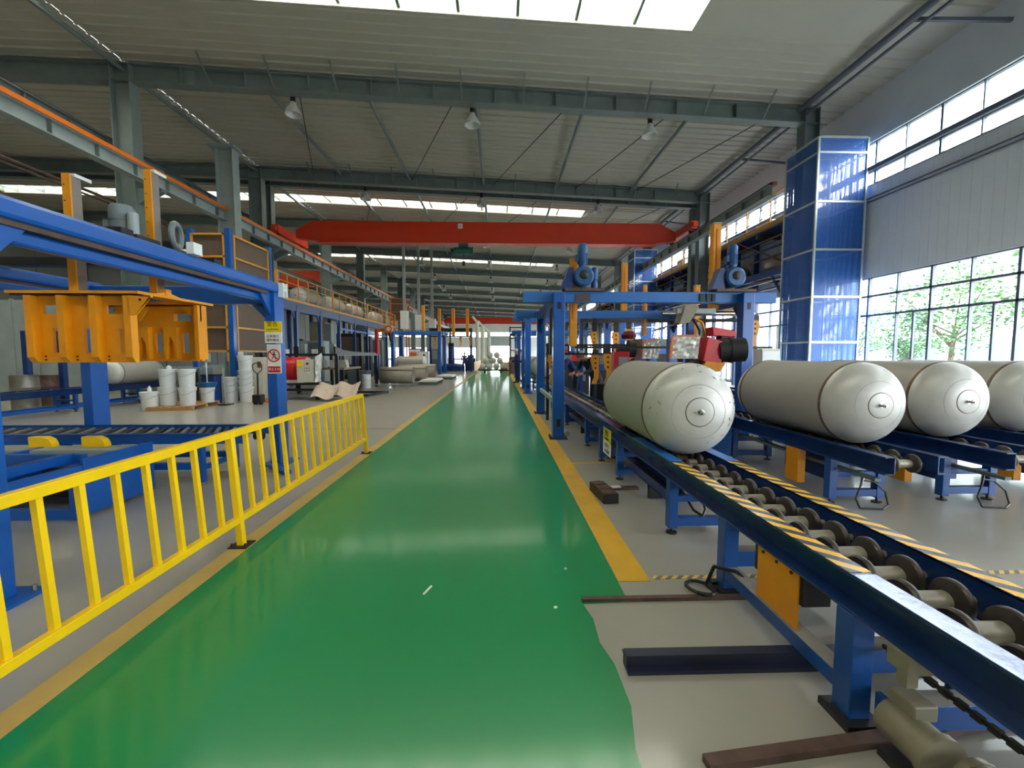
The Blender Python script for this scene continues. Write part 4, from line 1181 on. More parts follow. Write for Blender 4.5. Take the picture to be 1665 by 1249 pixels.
MB(t).lathe([(0, 0), (.10, 0), (.10, .16), (.105, .16), (.105, .27), (.085, .31), (0, .31)], (-3.68, 4.36, 2.64), (0, 0, 1), 20).build('motor_body', GREYM, t, smooth=True)
MB(t).box(-3.82, -3.74, 4.30, 4.42, 2.70, 2.80).build('terminal_box', GREYM, t)
MB(t).cyl((-3.53, 4.30, 2.60), (-3.53, 4.30, 2.86), .045, 14).build('brake', STEELL, t, smooth=True)
MB(t).box(-3.82, -3.42, 4.2, 4.48, 2.60, 2.64).build('mount', DSTEEL, t)
MB(t).ring((-3.42, 4.70, 2.76), (1, .3, 0), .12, .03, 24, 8).build('chain_guard', GREYM, t, smooth=True)

# the yellow gripper hanging in the portal
t = thing('gripper', 'amber steel gripper with ribbed jaw plates hanging inside the blue portal', 'gripper', (-3.755, 4.4, 1.43))
GX0, GX1 = -4.315, -3.235
def jaw(yp, s, extra):
    """ribbed jaw plate at y = yp; ribs on side s"""
    j = MB(t)
    xr = [-4.195, -3.915, -3.635, -3.335]
    z0, z1 = 1.43, 2.03
    # plate with a vertical slot per bay and a level slot in the outer bays, made of strips
    for k, (a, b) in enumerate(zip(xr, xr[1:])):
        c = (a + b) / 2 + .03
        j.box(a, b, yp - .012, yp + .012, z0, 1.52)
        j.box(a, c - .035, yp - .012, yp + .012, 1.52, 1.74); j.box(c + .035, b, yp - .012, yp + .012, 1.52, 1.74)
        j.box(a, b, yp - .012, yp + .012, 1.74, 1.87)
        if k != 1:
            j.box(a, a + .06, yp - .012, yp + .012, 1.87, 1.95); j.box(b - .05, b, yp - .012, yp + .012, 1.87, 1.95)
        else: j.box(a, b, yp - .012, yp + .012, 1.87, 1.95)
        j.box(a, b, yp - .012, yp + .012, 1.95, z1)
    o = j.build('jaw_plate', ORY, t)
    for x in xr:
        P = [(yp + s * .012, 1.43), (yp + s * .05, 1.43), (yp + s * .085, 1.48), (yp + s * .085, 2.03), (yp + s * .012, 2.03)]
        MB(t).prism(P, 'yz', x - .03, x + .03).build('rib', ORY, o)
    for k, (a, b) in enumerate(zip(xr, xr[1:])):
        for xx in (a + .06, b - .06):
            for z in (1.455, 1.485): MB(t).cyl((xx, yp + s * .012, z), (xx, yp + s * .018, z), .008, 6).build('bolt', DSTEEL, o)
    if extra:
        MB(t).prism([(-3.295, 2.03), (-3.105, 2.01), (-3.105, 2.03), (-3.245, 1.86), (-3.295, 1.85)], 'xz', yp - .10, yp - .075).build('gusset', ORY, o)
        MB(t).cyl((-3.200, yp - .102, 1.99), (-3.200, yp - .098, 1.99), .012, 10).build('hole', DSTEEL, o)
    return o
jaw(4.02, -1, True)
fj = jaw(4.82, 1, False)
for x in (-3.875, -3.575, -3.295):        # arched pads on the inner face of the far jaw
    P = [(x - .07, 1.45), (x - .05, 1.45), (x - .035, 1.62), (x, 1.70), (x + .035, 1.62), (x + .05, 1.45), (x + .07, 1.45), (x + .07, 1.80), (x - .07, 1.80)]
    MB(t).prism(P, 'xz', 4.74, 4.805).build('pad', ORY, fj)
MB(t).prism([(-3.215, 2.03), (-3.415, 2.01), (-3.275, 1.88), (-3.215, 1.86)], 'xz', 4.70, 4.72).build('gusset', ORY, fj)
MB(t).prism([(-3.915, 2.03), (-3.755, 2.01), (-3.855, 1.86), (-3.915, 1.85)], 'xz', 4.70, 4.72).build('gusset', ORY, fj)
MB(t).box(-3.255, -3.215, 4.66, 4.80, 1.45, 2.03).build('end_rib', ORY, fj)
tp = MB(t).box(GX0 - .05, -4.155, 3.92, 4.92, 2.045, 2.07).box(-3.415, GX1 + .02, 3.92, 4.92, 2.045, 2.07).box(-4.155, -3.415, 3.92, 4.12, 2.045, 2.07).box(-4.155, -3.415, 4.7, 4.92, 2.045, 2.07).build('top_plate', ORY, t)
MB(t).box(GX0 - .03, GX1, 3.94, 4.0, 2.03, 2.045).box(GX0 - .03, GX1, 4.84, 4.9, 2.03, 2.045).build('slide', DSTEEL, t)
MB(t).box(-3.355, -3.295, 4.35, 4.42, 2.07, 2.15).build('lug', ORY, tp)
MB(t).prism([(4.15, 2.07), (4.62, 2.07), (4.42, 2.115), (4.35, 2.115)], 'yz', -3.345, -3.305).build('lug_web', ORY, tp)

# transfer cart
t = thing('transfer_cart', 'low bright blue transfer cart with an open frame under the amber gripper', 'cart', (-4.3, 4.0, 0))
MB(t).box(-3.82, -3.79, 3.92, 4.70, .03, .555).build('side_plate', BLUE, t, bevel=.003)
MB(t).box(-3.90, -3.82, 3.88, 3.96, .0, .5).build('corner_post', BLUE, t)
MB(t).box(-3.86, -3.78, 2.75, 3.9, .42, .50).build('side_rail', BLUE, t)
MB(t).box(-4.06, -3.98, 2.75, 4.05, .50, .58).build('side_rail', BLUE, t)
MB(t).box(-4.95, -3.9, 4.02, 4.08, .45, .57).build('front_beam', BLUE, t)
MB(t).box(-5.0, -3.9, 3.88, 3.96, .0, .09).build('sill', BLUE, t)
MB(t).box(-5.2, -3.86, 4.55, 4.80, .38, .495).build('top_plate', STEELL, t)
MB(t).box(-5.0, -4.94, 3.88, 4.70, 0, .5).build('side_plate', BLUE, t)
MB(t).box(-4.9, -3.9, 4.62, 4.68, .03, .3).build('back_plate', DSTEEL, t)
MB(t).cyl((-4.75, 4.3, .18), (-4.2, 4.3, .18), .10, 14).build('drive_motor', DSTEEL, t, smooth=True)
for x in (-4.85, -4.0): MB(t).cyl((x - .03, 4.3, .07), (x + .03, 4.3, .07), .07, 14).build('wheel', BLACK, t)
for x in (-4.98, -4.42):
    o = MB().prism([(x - .13, .495), (x + .12, .495), (x + .115, .535), (x + .09, .58), (x + .03, .61), (x - .13, .61)], 'xz', 4.70, 4.78).build('stop_block', YEL, bevel=.004)
    tag(o, 'yellow stop block on the cart, %s' % ('nearer the big blue post' if x < -4.6 else 'nearer the middle of the cart'), 'stop block')

# roller conveyor running across behind the cart
def cross_conveyor():
    t = thing('roller_conveyor', 'blue roller conveyor running across behind the transfer cart', 'conveyor', (-2.95, 5.25, 0), PI / 2, None, world=False)
    for s in (-1, 1):
        m = MB(t); channel(m, s * .29, s, 0, 3.9, .48, .60, .05)
        m.build('side_rail', BLUE, t, bevel=.003)
    for k in range(38):
        y = .12 + k * .098
        MB(t).lathe([(0, -.28), (.026, -.27), (.026, .27), (0, .28)], (0, y, .555), (1, .5, 0), 10).build('roller', DSTEEL if k % 2 else BARE, t, smooth=True)
    for y in (.5, 2.0, 3.5):
        m = MB(t)
        for s in (-1, 1): m.box(s * .31 - .035, s * .31 + .035, y - .035, y + .035, .03, .48)
        m.box(-.28, .28, y - .02, y + .02, .16, .22)
        f = m.build('support_frame', BLUE, t)
        for s in (-1, 1): MB(t).cyl((s * .31, y, 0), (s * .31, y, .03), .04, 10).build('levelling_foot', BARE, f)
    MB(t).box(-.345, -.275, .5, 3.5, .18, .25).build('side_beam', BLUE, t)
    MB(t).box(.275, .345, .5, 3.5, .18, .25).build('side_beam', BLUE, t)
    MB(t).cyl((.05, -.02, .5), (.05, .08, .5), .05, 14).build('drive_wheel', DSTEEL, t)
cross_conveyor()
t = thing('floor_guide', 'low blue floor guide between the portal post and the railing', 'guide', (-3.0, 5.5, 0))
MB(t).bar((-3.0, 5.62, .03), (-2.65, 5.3, .03), .09, .05).build('guide', BLUE, t)

# conveyor with a tank along the column row
c5 = conveyor('dusty blue roller conveyor along the column row, behind the white pails', -11.45, 6.0, 15.2, [7.5, 9.5, 11.5, 13.5, 15], arange(6.2, 15, .39), None)
for s in (-1, 1): MB(c5).box(s * .2, s * .28, 6.2, 15, .10, .17).build('side_beam', BLUE, c5)
make_tank('dull steel tank on the conveyor along the column row, under the amber gripper', -11.45, 12.9, 1.6, .975, 0, None).scale = (.87, .87, .87)
def drum(x, y, r, h, z, label, mat, name='steel_drum', cat='drum', group=None):
    t = thing(name, label, cat, (x, y, z), 0, group, world=False)
    MB(t).lathe([(0, 0), (r, 0), (r * 1.02, .01), (r, .03), (r, h * .33), (r * 1.03, h * .35), (r, h * .37), (r, h * .63), (r * 1.03, h * .65), (r, h * .67), (r, h - .02), (r * 1.02, h), (r * .96, h), (r * .95, h - .03), (0, h - .03)], (0, 0, 0), (0, 0, 1), 28).build('barrel', mat, t, smooth=True)
    return t
drum(-12.9, 11.9, .28, .95, 0, 'shiny steel drum beyond the column-row conveyor', BARE)
drum(-13.3, 12.9, .24, .9, 0, 'dark reddish drum beside the shiny steel drum', RUST)
for k, x in enumerate((-13.9, -13.1, -12.5)):
    o = MB().box(x, x + .14, 12.8 + .2 * k, 12.94 + .2 * k, 0, 2.2).build('rack_post', DBLUE, bevel=.004)
    MB().box(x - .04, x + .18, 12.76 + .2 * k, 12.98 + .2 * k, 0, .02).build('foot_plate', DSTEEL, o)
    tag(o, 'dark blue upright rack post near the far white wall, %s of three' % ('first', 'second', 'third')[k], 'post')

t = thing('partition', 'pale grey panel partition standing behind the shiny drum, left of the big tank', 'partition', (-17, 17, 0))
for k in range(4): MB(t).box(-19.6 + k * .9, -18.72 + k * .9, 17, 17.06, .05, 3.6).build('panel', STEELL, t)
for k in range(5): MB(t).box(-19.64 + k * .9, -19.58 + k * .9, 16.97, 17.09, 0, 3.65).build('post', STEELL, t)
# white pails, pallet
def pail(x, y, z, r, h, label, lid=True, group='white pails'):
    t = thing('pail', label, 'pail', (x, y, z), 0, group, world=False)
    MB(t).lathe([(0, 0), (r * .86, 0), (r * .88, .01), (r * .97, h * .84), (r * 1.06, h * .84), (r * 1.06, h * .90), (r, h * .90), (r, h * .95)], (0, 0, 0), (0, 0, 1), 28).build('body', WHITE, t, smooth=True)
    MB(t).lathe([(r * 1.07, h * .93), (r * 1.08, h), (r * .98, h), (r * .95, h * .985), (0, h * .985)], (0, 0, 0), (0, 0, 1), 28).build('lid', WHITE, t, smooth=True)
    m = MB(t)
    pts = [(r * 1.07 * math.cos(a), -r * 1.07 * math.sin(a) - .004, h * .86 - .12 * math.sin(a)) for a in [PI * i / 10 for i in range(11)]]
    m.tube(pts, .006, 5); m.build('bail', STEELL, t)
    return t
t = thing('pallet', 'low wooden pallet under the stacked white pails', 'pallet', (-8.98, 12.35, 0), .18, None, world=False)
for k in range(6): MB(t).box(-.54 + k * .185, -.54 + k * .185 + .14, -.80, .80, .085, .105).build('deck_board', WOOD, t)
for y in (-.74, 0, .74): MB(t).box(-.56, .54, y - .06, y + .06, .0, .085).build('stringer', WOOD, t)
PR, PH = .203, .50
pail(-9.47, 11.74, 0, .21, .50, 'single white pail with a bottle on its lid, on the floor beside the pallet')
o = MB().lathe([(0, 0), (.05, 0), (.05, .10), (.02, .13), (.02, .16), (0, .16)], (-9.47, 11.74, .50), (0, 0, 1), 12).build('bottle', WHITE, smooth=True); tag(o, 'small white bottle on the lid of the single pail', 'bottle')
for i, (x, y) in enumerate(((-9.12, 11.93), (-8.64, 11.98))):
    pail(x, y, .105, PR, PH, 'lower white pail on the pallet, %s' % ('under the jug' if i == 0 else 'of the stack nearer the green hose'))
    pail(x, y, .105 + PH, PR, PH, 'upper white pail on the pallet, %s' % ('carrying a small jug' if i == 0 else 'with a bare lid'))
o = MB().lathe([(0, 0), (.06, 0), (.06, .07), (.03, .09), (.03, .11), (0, .11)], (-9.05, 11.90, .105 + 2 * PH), (0, 0, 1), 12).build('jug', WHITE, smooth=True); tag(o, 'small white jug on the taller pail stack of the pallet', 'jug')
pail(-8.62, 12.75, .105, .18, .44, 'white pail under the blue funnel at the far corner of the pallet')
t = thing('mixer', 'hand mixer with a white head standing in a blue funnel on a pail', 'mixer', (-8.62, 12.75, .545), 0, None, world=False)
MB(t).lathe([(.06, 0), (.20, .0), (.24, .10), (.26, .14), (.24, .14), (.1, .02)], (0, 0, 0), (0, 0, 1), 24).build('funnel', pm('blue plastic', srgb(24, 96, 150), .4), t, smooth=True)
MB(t).cyl((0, 0, .02), (0, 0, .75), .022, 10).build('shaft', CHROME, t)
MB(t).box(-.10, .10, -.08, .08, .74, 1.0).build('head', STEELL, t, bevel=.02)
for i, (x, y, hs) in enumerate(((-8.50, 13.66, (.50, .16, .14)), (-8.02, 13.65, (.50, .20, .16, .16, .46)))):
    z = 0
    for k, h in enumerate(hs):
        nm = 'shorter' if i == 0 else 'taller'
        pail(x, y, z, .205, h, 'white pail, number %s from the floor in the %s stack by the cream cabinet' % (('one', 'two', 'three', 'four', 'five')[k], nm)); z += h
t = thing('hose_stand', 'thin stand with a green top between pails and amber gripper', 'stand', (-8.2, 12.9, 0), 0, None, world=False)
MB(t).cyl((0, 0, 0), (-.05, 0, 1.12), .02, 8).build('pole', STEELL, t); MB(t).box(-.12, .04, -.04, .04, 1.12, 1.15).build('top', pm('green plastic', srgb(20, 190, 90), .4), t); MB(t).box(-.15, .15, -.15, .15, 0, .03).build('foot', DSTEEL, t)
box_thing('cabinet', 'dark machine cabinet behind the hand mixer', 'cabinet', -9.55, 13.6, 0, .7, .6, 1.1, GREYM, [('door', DSTEEL, (-.3, .3, -.31, -.3, .1, 1.0))])
for k in range(4):
    o = MB().box(-8.3 + k * .16, -8.22 + k * .16, 15.0, 15.08, 0, 1.55 - .1 * (k % 2)).build('bar_stock', BARE if k % 2 else DSTEEL); tag(o, '%s upright steel bar behind the mixer, %s of four' % ('bright' if k % 2 else 'dark', ORD[k]), 'bar', 'upright bars behind the mixer')
box_thing('bin', 'dark blue bin behind the mixer and its tripod', 'bin', -8.88, 13.35, 0, .36, .36, .85, DBLUE, [('lid', BLACK, (-.2, .2, -.2, .2, .85, .9))])
cc = box_thing('control_cabinet', 'cream control cabinet with a handbook sheet, behind the taller pail stack', 'cabinet', -8.06, 14.3, 0, .8, .5, 1.42, CREAM, [('door', CREAM, (-.37, .37, -.27, -.25, .1, 1.36)), ('label_plate', RUST, (.2, .32, -.275, -.27, 1.08, 1.28)), ('paper', PAPER, (-.40, -.23, -.275, -.26, 1.2, 1.6))])
t = thing('pallet_jack', 'black pallet jack with a loop handle beside the cream cabinet', 'pallet jack', (-7.27, 12.95, 0), 0, None, world=False)
MB(t).tube([(0, 0, .25), (0, .02, .95)], .025, 8).build('drawbar', BLACK, t)
m = MB(t); m.tube([(0, .02, .92), (-.13, .02, 1.05), (-.14, .02, 1.2), (-.06, .02, 1.25), (.06, .02, 1.25), (.14, .02, 1.2), (.13, .02, 1.05), (0, .02, .92)], .014, 7); m.build('handle', BLACK, t)
MB(t).box(-.12, .12, -.1, .15, .08, .3).build('pump', DSTEEL, t)
for s in (-1, 1): MB(t).box(s * .2 - .08, s * .2 + .08, .15, 1.2, .05, .10).build('fork', ORANGE, t); MB(t).cyl((s * .08 - .03, 0, .08), (s * .08 + .03, 0, .08), .08, 14).build('wheel', BLACK, t)

# lift tower with yellow framed doors
t = thing('lift_tower', 'tall lift tower with yellow frames and brown mesh beside the column row', 'lift tower', (-8.580, 14.0, 0))
for x, y in ((-8.600, 14.05), (-9.780, 14.05), (-8.600, 16.4), (-9.780, 16.4)):
    MB(t).box(x - .10, x + .06, y - .06, y + .10, 0, 5.5).build('post', BLUE, t)
ZR = [1.62, 2.38, 3.22, 4.62, 5.32]
MB(t).box(-9.680, -8.730, 14.03, 14.05, 1.62, 5.32).build('mesh_infill', BROWNP, t)
MB(t).box(-8.580, -8.560, 14.25, 16.4, 1.62, 5.32).build('mesh_infill', BROWNP, t)
MB(t).box(-9.680, -8.730, 16.35, 16.37, 1.62, 5.32).build('mesh_infill', BROWNP, t)
for z in ZR:
    MB(t).box(-9.730, -8.710, 13.98, 14.03, z - .03, z + .03).build('rail', GAL, t)
    MB(t).box(-8.580, -8.520, 14.2, 16.25, z - .03, z + .03).build('rail', GAL, t)
for x in (-9.730, -8.740): MB(t).box(x - .03, x + .03, 13.98, 14.03, 1.3, 5.35).build('stile', GAL, t)
for y in (14.2, 16.2): MB(t).box(-8.580, -8.520, y - .03, y + .03, 1.3, 5.35).build('stile', GAL, t)

# raised gallery with tanks on the column side
t = thing('gallery', 'raised blue gallery with a yellow railing and tanks along the column row', 'gallery', (-9.4, 17, 0))
gz = 3.72
MB(t).box(-10.3, -8.72, 16.8, 36, gz - .1, gz).build('deck', DBLUE, t)
MB(t).box(-8.74, -8.66, 16.8, 36, gz - .36, gz + .02).build('edge_beam', pm('weathered blue grey paint', srgb(64, 84, 122), .45), t)
MB(t).box(-8.68, -8.64, 16.8, 36, gz + .02, gz + .12).build('toe_board', GAL, t)
for i in range(8):
    y = 18.6 + i * 2.45
    for x in (-8.72, -10.2): MB(t).box(x - .07, x + .07, y - .07, y + .07, 0, gz - .1).build('post', DBLUE, t)
    for d in (-1, 1): MB(t).prism([(y + d * .07, gz - .36), (y + d * .4, gz - .36), (y + d * .07, gz - .75)], 'yz', -8.74, -8.70).build('knee', DBLUE, t)
MB(t).box(-8.75, -8.69, 23.5, 33.5, gz - .85, gz - .75).build('lower_beam', BLUEB, t)
railing(t, -8.66, gz + .1, 16.9, 35.9, .95, GAL, False, 2, .95, .02)
for y in (17.0, 22.6, 28.4, 33.0, 35.8): MB(t).box(-8.70, -8.62, y - .05, y + .05, gz, gz + 1.1).build('main_post', GAL, t)
for i, y in enumerate((20.6, 23.9, 27.3, 32.2)):
    make_tank('steel tank on the raised gallery, number %s from the lift tower' % ('one', 'two', 'three', 'four')[i], -9.5, y, 1.7, gz + .15 + TR, 0, 'tanks on the raised gallery')
    MB(t).box(-9.85, -9.15, y + .1, y + .3, gz, gz + .20).box(-9.85, -9.15, y + 1.3, y + 1.5, gz, gz + .20).build('cradle', DBLUE, t)
box_thing('lift_cage', 'orange mesh cage at the far end of the raised gallery', 'cage', -8.6, 37.3, 0, 1.4, 1.0, 6.3, ORANGE)
for k in range(2): bpy.data.objects.remove([c for c in bpy.data.objects['lift_cage'].children][0]) if k == 0 else None
t = bpy.data.objects['lift_cage']
for x in (-.65, .65):
    for y in (-.5, .5): MB(t).box(x - .05, x + .05, y - .05, y + .05, 0, 6.3).build('post', ORANGE, t)
for z in (1.0, 2.0, 3.0, 3.7, 4.4, 5.1, 5.8, 6.25): MB(t).box(-.65, .65, -.53, -.47, z, z + .06).build('rail', ORANGE, t); MB(t).box(.62, .68, -.5, .5, z, z + .06).build('rail', ORANGE, t)
MB(t).box(-.6, .6, -.48, -.46, 4.4, 6.25).build('mesh_infill', BROWNP, t)

# machines under the gallery
box_thing('machine_box', 'brown cardboard-coloured machine box under the gallery deck', 'machine', -9.45, 22.9, 2.2, .8, .9, 1.0, TAN, [('stand', DSTEEL, (-.4, .4, -.4, .4, -2.2, 0)), ('panel', GREYM, (.42, .7, -.42, -.1, 0, .9))])
box_thing('machine', 'grey upright machine under the gallery behind the warning signs', 'machine', -9.42, 21.9, 0, 1.3, .7, 2.2, STEELL, [('door', STEEL, (-.1, .5, -.37, -.35, 1.4, 2.1)), ('side_post', BLACK, (-.75, -.65, -.3, .3, 0, 2.3))])
for k, (x, y, w, h, mt, lb) in enumerate(((-9.2, 26.6, 1.5, 2.8, DSTEEL, 'dark grey curtain-like machine panel under the gallery'), (-9.3, 29.6, 1.0, 2.75, DSTEEL, 'second dark machine panel under the gallery, beyond the first'), (-9.4, 32.1, 1.4, 2.6, STEEL, 'pale machine with white fittings under the gallery'))):
    box_thing('curtain_machine', lb, 'machine', x, y, 0, w, .5, h, mt, [('door', GREYM if k == 2 else BROWNP, (-w * .4, w * .4, -.27, -.25, .3, h - .2)), ('light_panel', WHITE, (-w * .2, w * .1, -.29, -.27, .9, 1.5))], bevel=.02)
t = thing('robot_arm', 'orange and red welding robot under the gallery', 'robot', (-7.4, 26.2, 0))
MB(t).box(-7.6, -7.3, 26.0, 26.4, 0, 1.5).build('base', DBLUE, t)
MB(t).cyl((-7.45, 26.2, 1.5), (-7.45, 26.2, 3.0), .13, 14).build('column', RED, t, smooth=True)
MB(t).bar((-7.45, 26.2, 2.95), (-6.7, 26.1, 3.05), .22).build('upper_arm', ORANGE, t, bevel=.03)
MB(t).cyl((-6.7, 25.95, 3.05), (-6.7, 26.3, 3.05), .24, 18).build('joint', ORANGE, t, smooth=True)
MB(t).cyl((-6.68, 25.93, 3.05), (-6.68, 25.95, 3.05), .12, 14).build('joint_cap', WHITE, t)
MB(t).bar((-6.7, 26.1, 2.9), (-6.5, 26.0, 2.3), .14).build('forearm', DSTEEL, t)

# low bench with the red machine, the control box and cardboard
t = thing('work_bench', 'low dark steel bench under the tall frame, carrying the cream control box', 'bench', (-6.9, 14.4, 0))
MB(t).box(-7.63, -5.95, 14.2, 15.2, .50, .56).build('top', DSTEEL, t)
for x in (-7.56, -6.05):
    for y in (14.28, 15.1): MB(t).box(x - .05, x + .05, y - .05, y + .05, 0, .5).build('leg', DSTEEL, t)
MB(t).box(-7.56, -6.05, 14.25, 14.31, .3, .38).build('stretcher', DSTEEL, t)
t = thing('round_machine', 'red round-bodied machine on the low bench behind the portal post', 'machine', (-7.15, 14.8, .56))
MB(t).cyl((-7.62, 14.75, 1.0), (-6.55, 14.75, 1.0), .42, 26).build('drum', RED, t, smooth=True)
for k in range(5): MB(t).cyl((-7.5 + k * .22, 14.75, 1.0), (-7.47 + k * .22, 14.75, 1.0), .435, 26).build('rib', RED, t)
MB(t).box(-7.6, -6.6, 14.4, 15.1, .56, .66).build('base', WHITE, t)
t = thing('control_box', 'cream control box with buttons and a yellow sticker, wrapped in plastic', 'control box', (-6.25, 14.1, .56))
MB(t).box(-6.62, -6.06, 14.06, 14.5, .60, 1.34).build('body', CREAM, t, bevel=.01)
MB(t).box(-6.60, -6.42, 14.05, 14.062, 1.12, 1.30).build('yellow_sticker', YEL, t)
MB(t).box(-6.31, -6.23, 14.05, 14.062, 1.18, 1.24).build('display', DSTEEL, t)
for r in range(2):
    for c in range(3): MB(t).cyl((-6.36 + c * .07, 14.062, 1.06 - r * .08), (-6.36 + c * .07, 14.045, 1.06 - r * .08), .016, 10).build('button', DSTEEL if (r + c) % 2 else RED, t)
MB(t).box(-6.27, -6.20, 14.05, 14.062, .90, .94).build('name_plate', PAPER, t)
m = MB(t); rr = random.Random(5); n = 10
vs = [(-6.05 + rr.uniform(0, .03) + .05 * (j / n), 14.04 + .5 * i / n, .6 + .85 * j / n + .12 * (i / n) * (j / n)) for j in range(n + 1) for i in range(n + 1)]
m.add(vs, [(j * (n + 1) + i, j * (n + 1) + i + 1, (j + 1) * (n + 1) + i + 1, (j + 1) * (n + 1) + i) for j in range(n) for i in range(n)])
m.build('plastic_wrap', PLASTIC, t)
for k, (x, y, a) in enumerate(((-5.72, 13.75, .12), (-5.1, 14.1, -.1))):
    m = MB(); n = 8; rr = random.Random(k)
    vs = [(x - .36 + .72 * i / n, y + .55 * j / n, .10 + .42 * (j / n) + .06 * math.sin(i * .8 + k) + rr.uniform(0, .02)) for j in range(n + 1) for i in range(n + 1)]
    m.add(vs, [(j * (n + 1) + i, j * (n + 1) + i + 1, (j + 1) * (n + 1) + i + 1, (j + 1) * (n + 1) + i) for j in range(n) for i in range(n)])
    o = m.build('cardboard_sheet', CARD); s_ = o.modifiers.new('thick', 'SOLIDIFY'); s_.thickness = .012
    tag(o, 'pinkish cardboard sheet draped at the end of the low bench, %s' % ('beside the plastic wrap' if k == 0 else 'farther from the plastic wrap'), 'cardboard')
# tall frame with a dark top, running back
t = thing('tall_frame', 'tall dark steel frame table with clutter on top, behind the low bench', 'frame table', (-7, 17, 0))
MB(t).box(-8.0, -5.8, 15.4, 20.5, 1.46, 1.54).build('top', DSTEEL, t)
for x in (-7.95, -5.86):
    for y in (15.5, 20.4): MB(t).box(x - .06, x + .06, y - .06, y + .06, 0, 1.46).build('leg', BLACK, t)
MB(t).prism([(15.4, 1.54), (20.4, 1.54), (20.4, 1.60), (17.4, 1.62), (16.2, 1.68), (15.4, 1.80)], 'yz', -5.92, -5.86).build('side_sheet', BLACK, t)
for k in range(6):
    o = MB().box(-7.8 + .32 * k, -7.62 + .32 * k, 15.5 + .2 * (k % 2), 15.7 + .2 * (k % 2), 1.54, 1.70 + .10 * (k % 3)).build('tool_box', WHITE if k % 3 == 0 else (DSTEEL if k % 3 == 1 else GREYM), bevel=.01)
    tag(o, 'small %s box among the clutter on the tall dark frame table, %s along it' % (('white', 'dark', 'grey')[k % 3], ORD[k]), 'box', 'boxes on the tall frame table')
t = thing('work_table', 'tan topped work table behind the tall frame, with small boxes on it', 'table', (-7.0, 17.5, 0))
MB(t).box(-7.9, -6.0, 16.6, 18.6, .92, 1.0).build('top', pm('tan tabletop', srgb(150, 128, 100), .6), t)
for x in (-7.8, -6.1):
    for y in (16.7, 18.5): MB(t).box(x - .05, x + .05, y - .05, y + .05, 0, .92).build('leg', BLACK, t)
for k, (x, mt) in enumerate(((-7.0, CREAM), (-6.5, PAPER), (-6.15, CREAM))):
    o = MB().prism([(x - .15, 1.0), (x + .15, 1.0), (x + .08, 1.3), (x - .15, 1.3)], 'xz', 16.9, 17.2).build('small_box', mt); tag(o, 'small pale box on the tan work table, %s' % ('nearest the plastic wrap', 'middle one', 'nearest the frame post')[k], 'box')
drum(-6.0, 19.3, .20, .62, 0, 'white bucket with a hose under the tan table', WHITE, 'bucket', 'bucket')
box_thing('crate', 'grey steel crate under the frame table, beside the white bucket', 'crate', -6.6, 20.2, 0, .9, .6, .72, GREYM, [('lid', STEEL, (-.47, .47, -.32, .32, .72, .76))])
t = thing('floor_frame', 'flat black steel frame lying on the floor in front of the frame table', 'frame', (-4.9, 16, 0))
for y in (15.4, 16.8): MB(t).box(-6.2, -4.35 - (.35 if y < 16 else 0), y - .05, y + .05, 0, .08).build('bar', BLACK, t)
MB(t).bar((-4.4, 16.8, .04), (-4.75, 15.4, .04), .09, .08).build('bar', BLACK, t)

# rolled shells on a pallet
def shell(x, y, r, L, z, label):
    t = thing('rolled_shell', label, 'steel shell', (x, y, z), 0, 'rolled steel shells', world=False)
    m = MB(t); n = 40
    vs, fs = [], []
    for i in range(n + 1):
        a = .06 + (2 * PI - .12) * i / n + PI / 2 + .9
        for xx in (0, L): vs.append((xx, r * math.cos(a), r * math.sin(a)))
    for i in range(n): fs.append((2 * i, 2 * i + 1, 2 * i + 3, 2 * i + 2))
    o = m.add(vs, fs).build('sheet', SHEET, t, smooth=True)
    s = o.modifiers.new('thick', 'SOLIDIFY'); s.thickness = .012
    MB(t).ring((L, 0, 0), (1, 0, 0), r - .004, .008, 40, 6).build('rim', BARE, t)
    return t
shell(-5.7, 20.6, .40, 1.55, .52, 'rolled steel shell nearest the camera, its seam open, on a steel rack')
shell(-5.6, 22.6, .40, 1.75, .52, 'rolled steel shell in the middle of the three on the rack')
shell(-5.8, 24.8, .42, 2.1, .54, 'rolled steel shell farthest of the three on the rack')
t = thing('steel_rack', 'low grey steel rack carrying the rolled shells', 'rack', (-4.9, 22, 0))
for y in (20.2, 22.2, 24.5): MB(t).box(-5.9, -3.9, y - .04, y + .04, .08, .12).build('cross_bar', STEELL, t)
for x in (-5.7, -4.9, -4.2):
    MB(t).box(x - .03, x + .03, 20.2, 25.2, .04, .08).build('runner', STEELL, t)
    for y in (20.2, 22.5, 25): MB(t).box(x - .03, x + .03, y - .03, y + .03, 0, .08).build('foot', STEELL, t)
for k, (x, y, w, l) in enumerate(((-3.55, 22.3, .9, 2.6), (-3.3, 26.6, 1.0, 2.2))):
    t = thing('white_slab', 'white sheet bundle on a low frame, %s the rolled shells' % ('beside' if k == 0 else 'beyond'), 'sheet bundle', (x, y, 0), 0, None, world=False)
    for q in range(3): MB(t).box(-w / 2 + .04 * q, w / 2 - .03 * q, -l / 2 + .1 * q, l / 2 - .05 * q, .16 + .03 * q, .185 + .03 * q).build('sheet', PAPER, t)
    for s in (-.4, .4): MB(t).box(-w / 2, w / 2, s * l - .04, s * l + .04, 0, .16).build('bearer', STEELL, t)
make_tank('shiny steel tank lying across behind the rolled shells', -7.15, 30.5, 1.7, 1.0, -PI / 2, None)
t = thing('tank_cradle', 'low blue cradle under the shiny tank behind the rolled shells', 'cradle', (-6.4, 30.5, 0))
MB(t).box(-7.0, -5.6, 30.1, 30.9, .3, .60).build('bed', DBLUE, t); MB(t).box(-7.0, -6.8, 30.1, 30.9, 0, .3).build('leg', DBLUE, t); MB(t).box(-5.8, -5.6, 30.1, 30.9, 0, .3).build('leg', DBLUE, t)
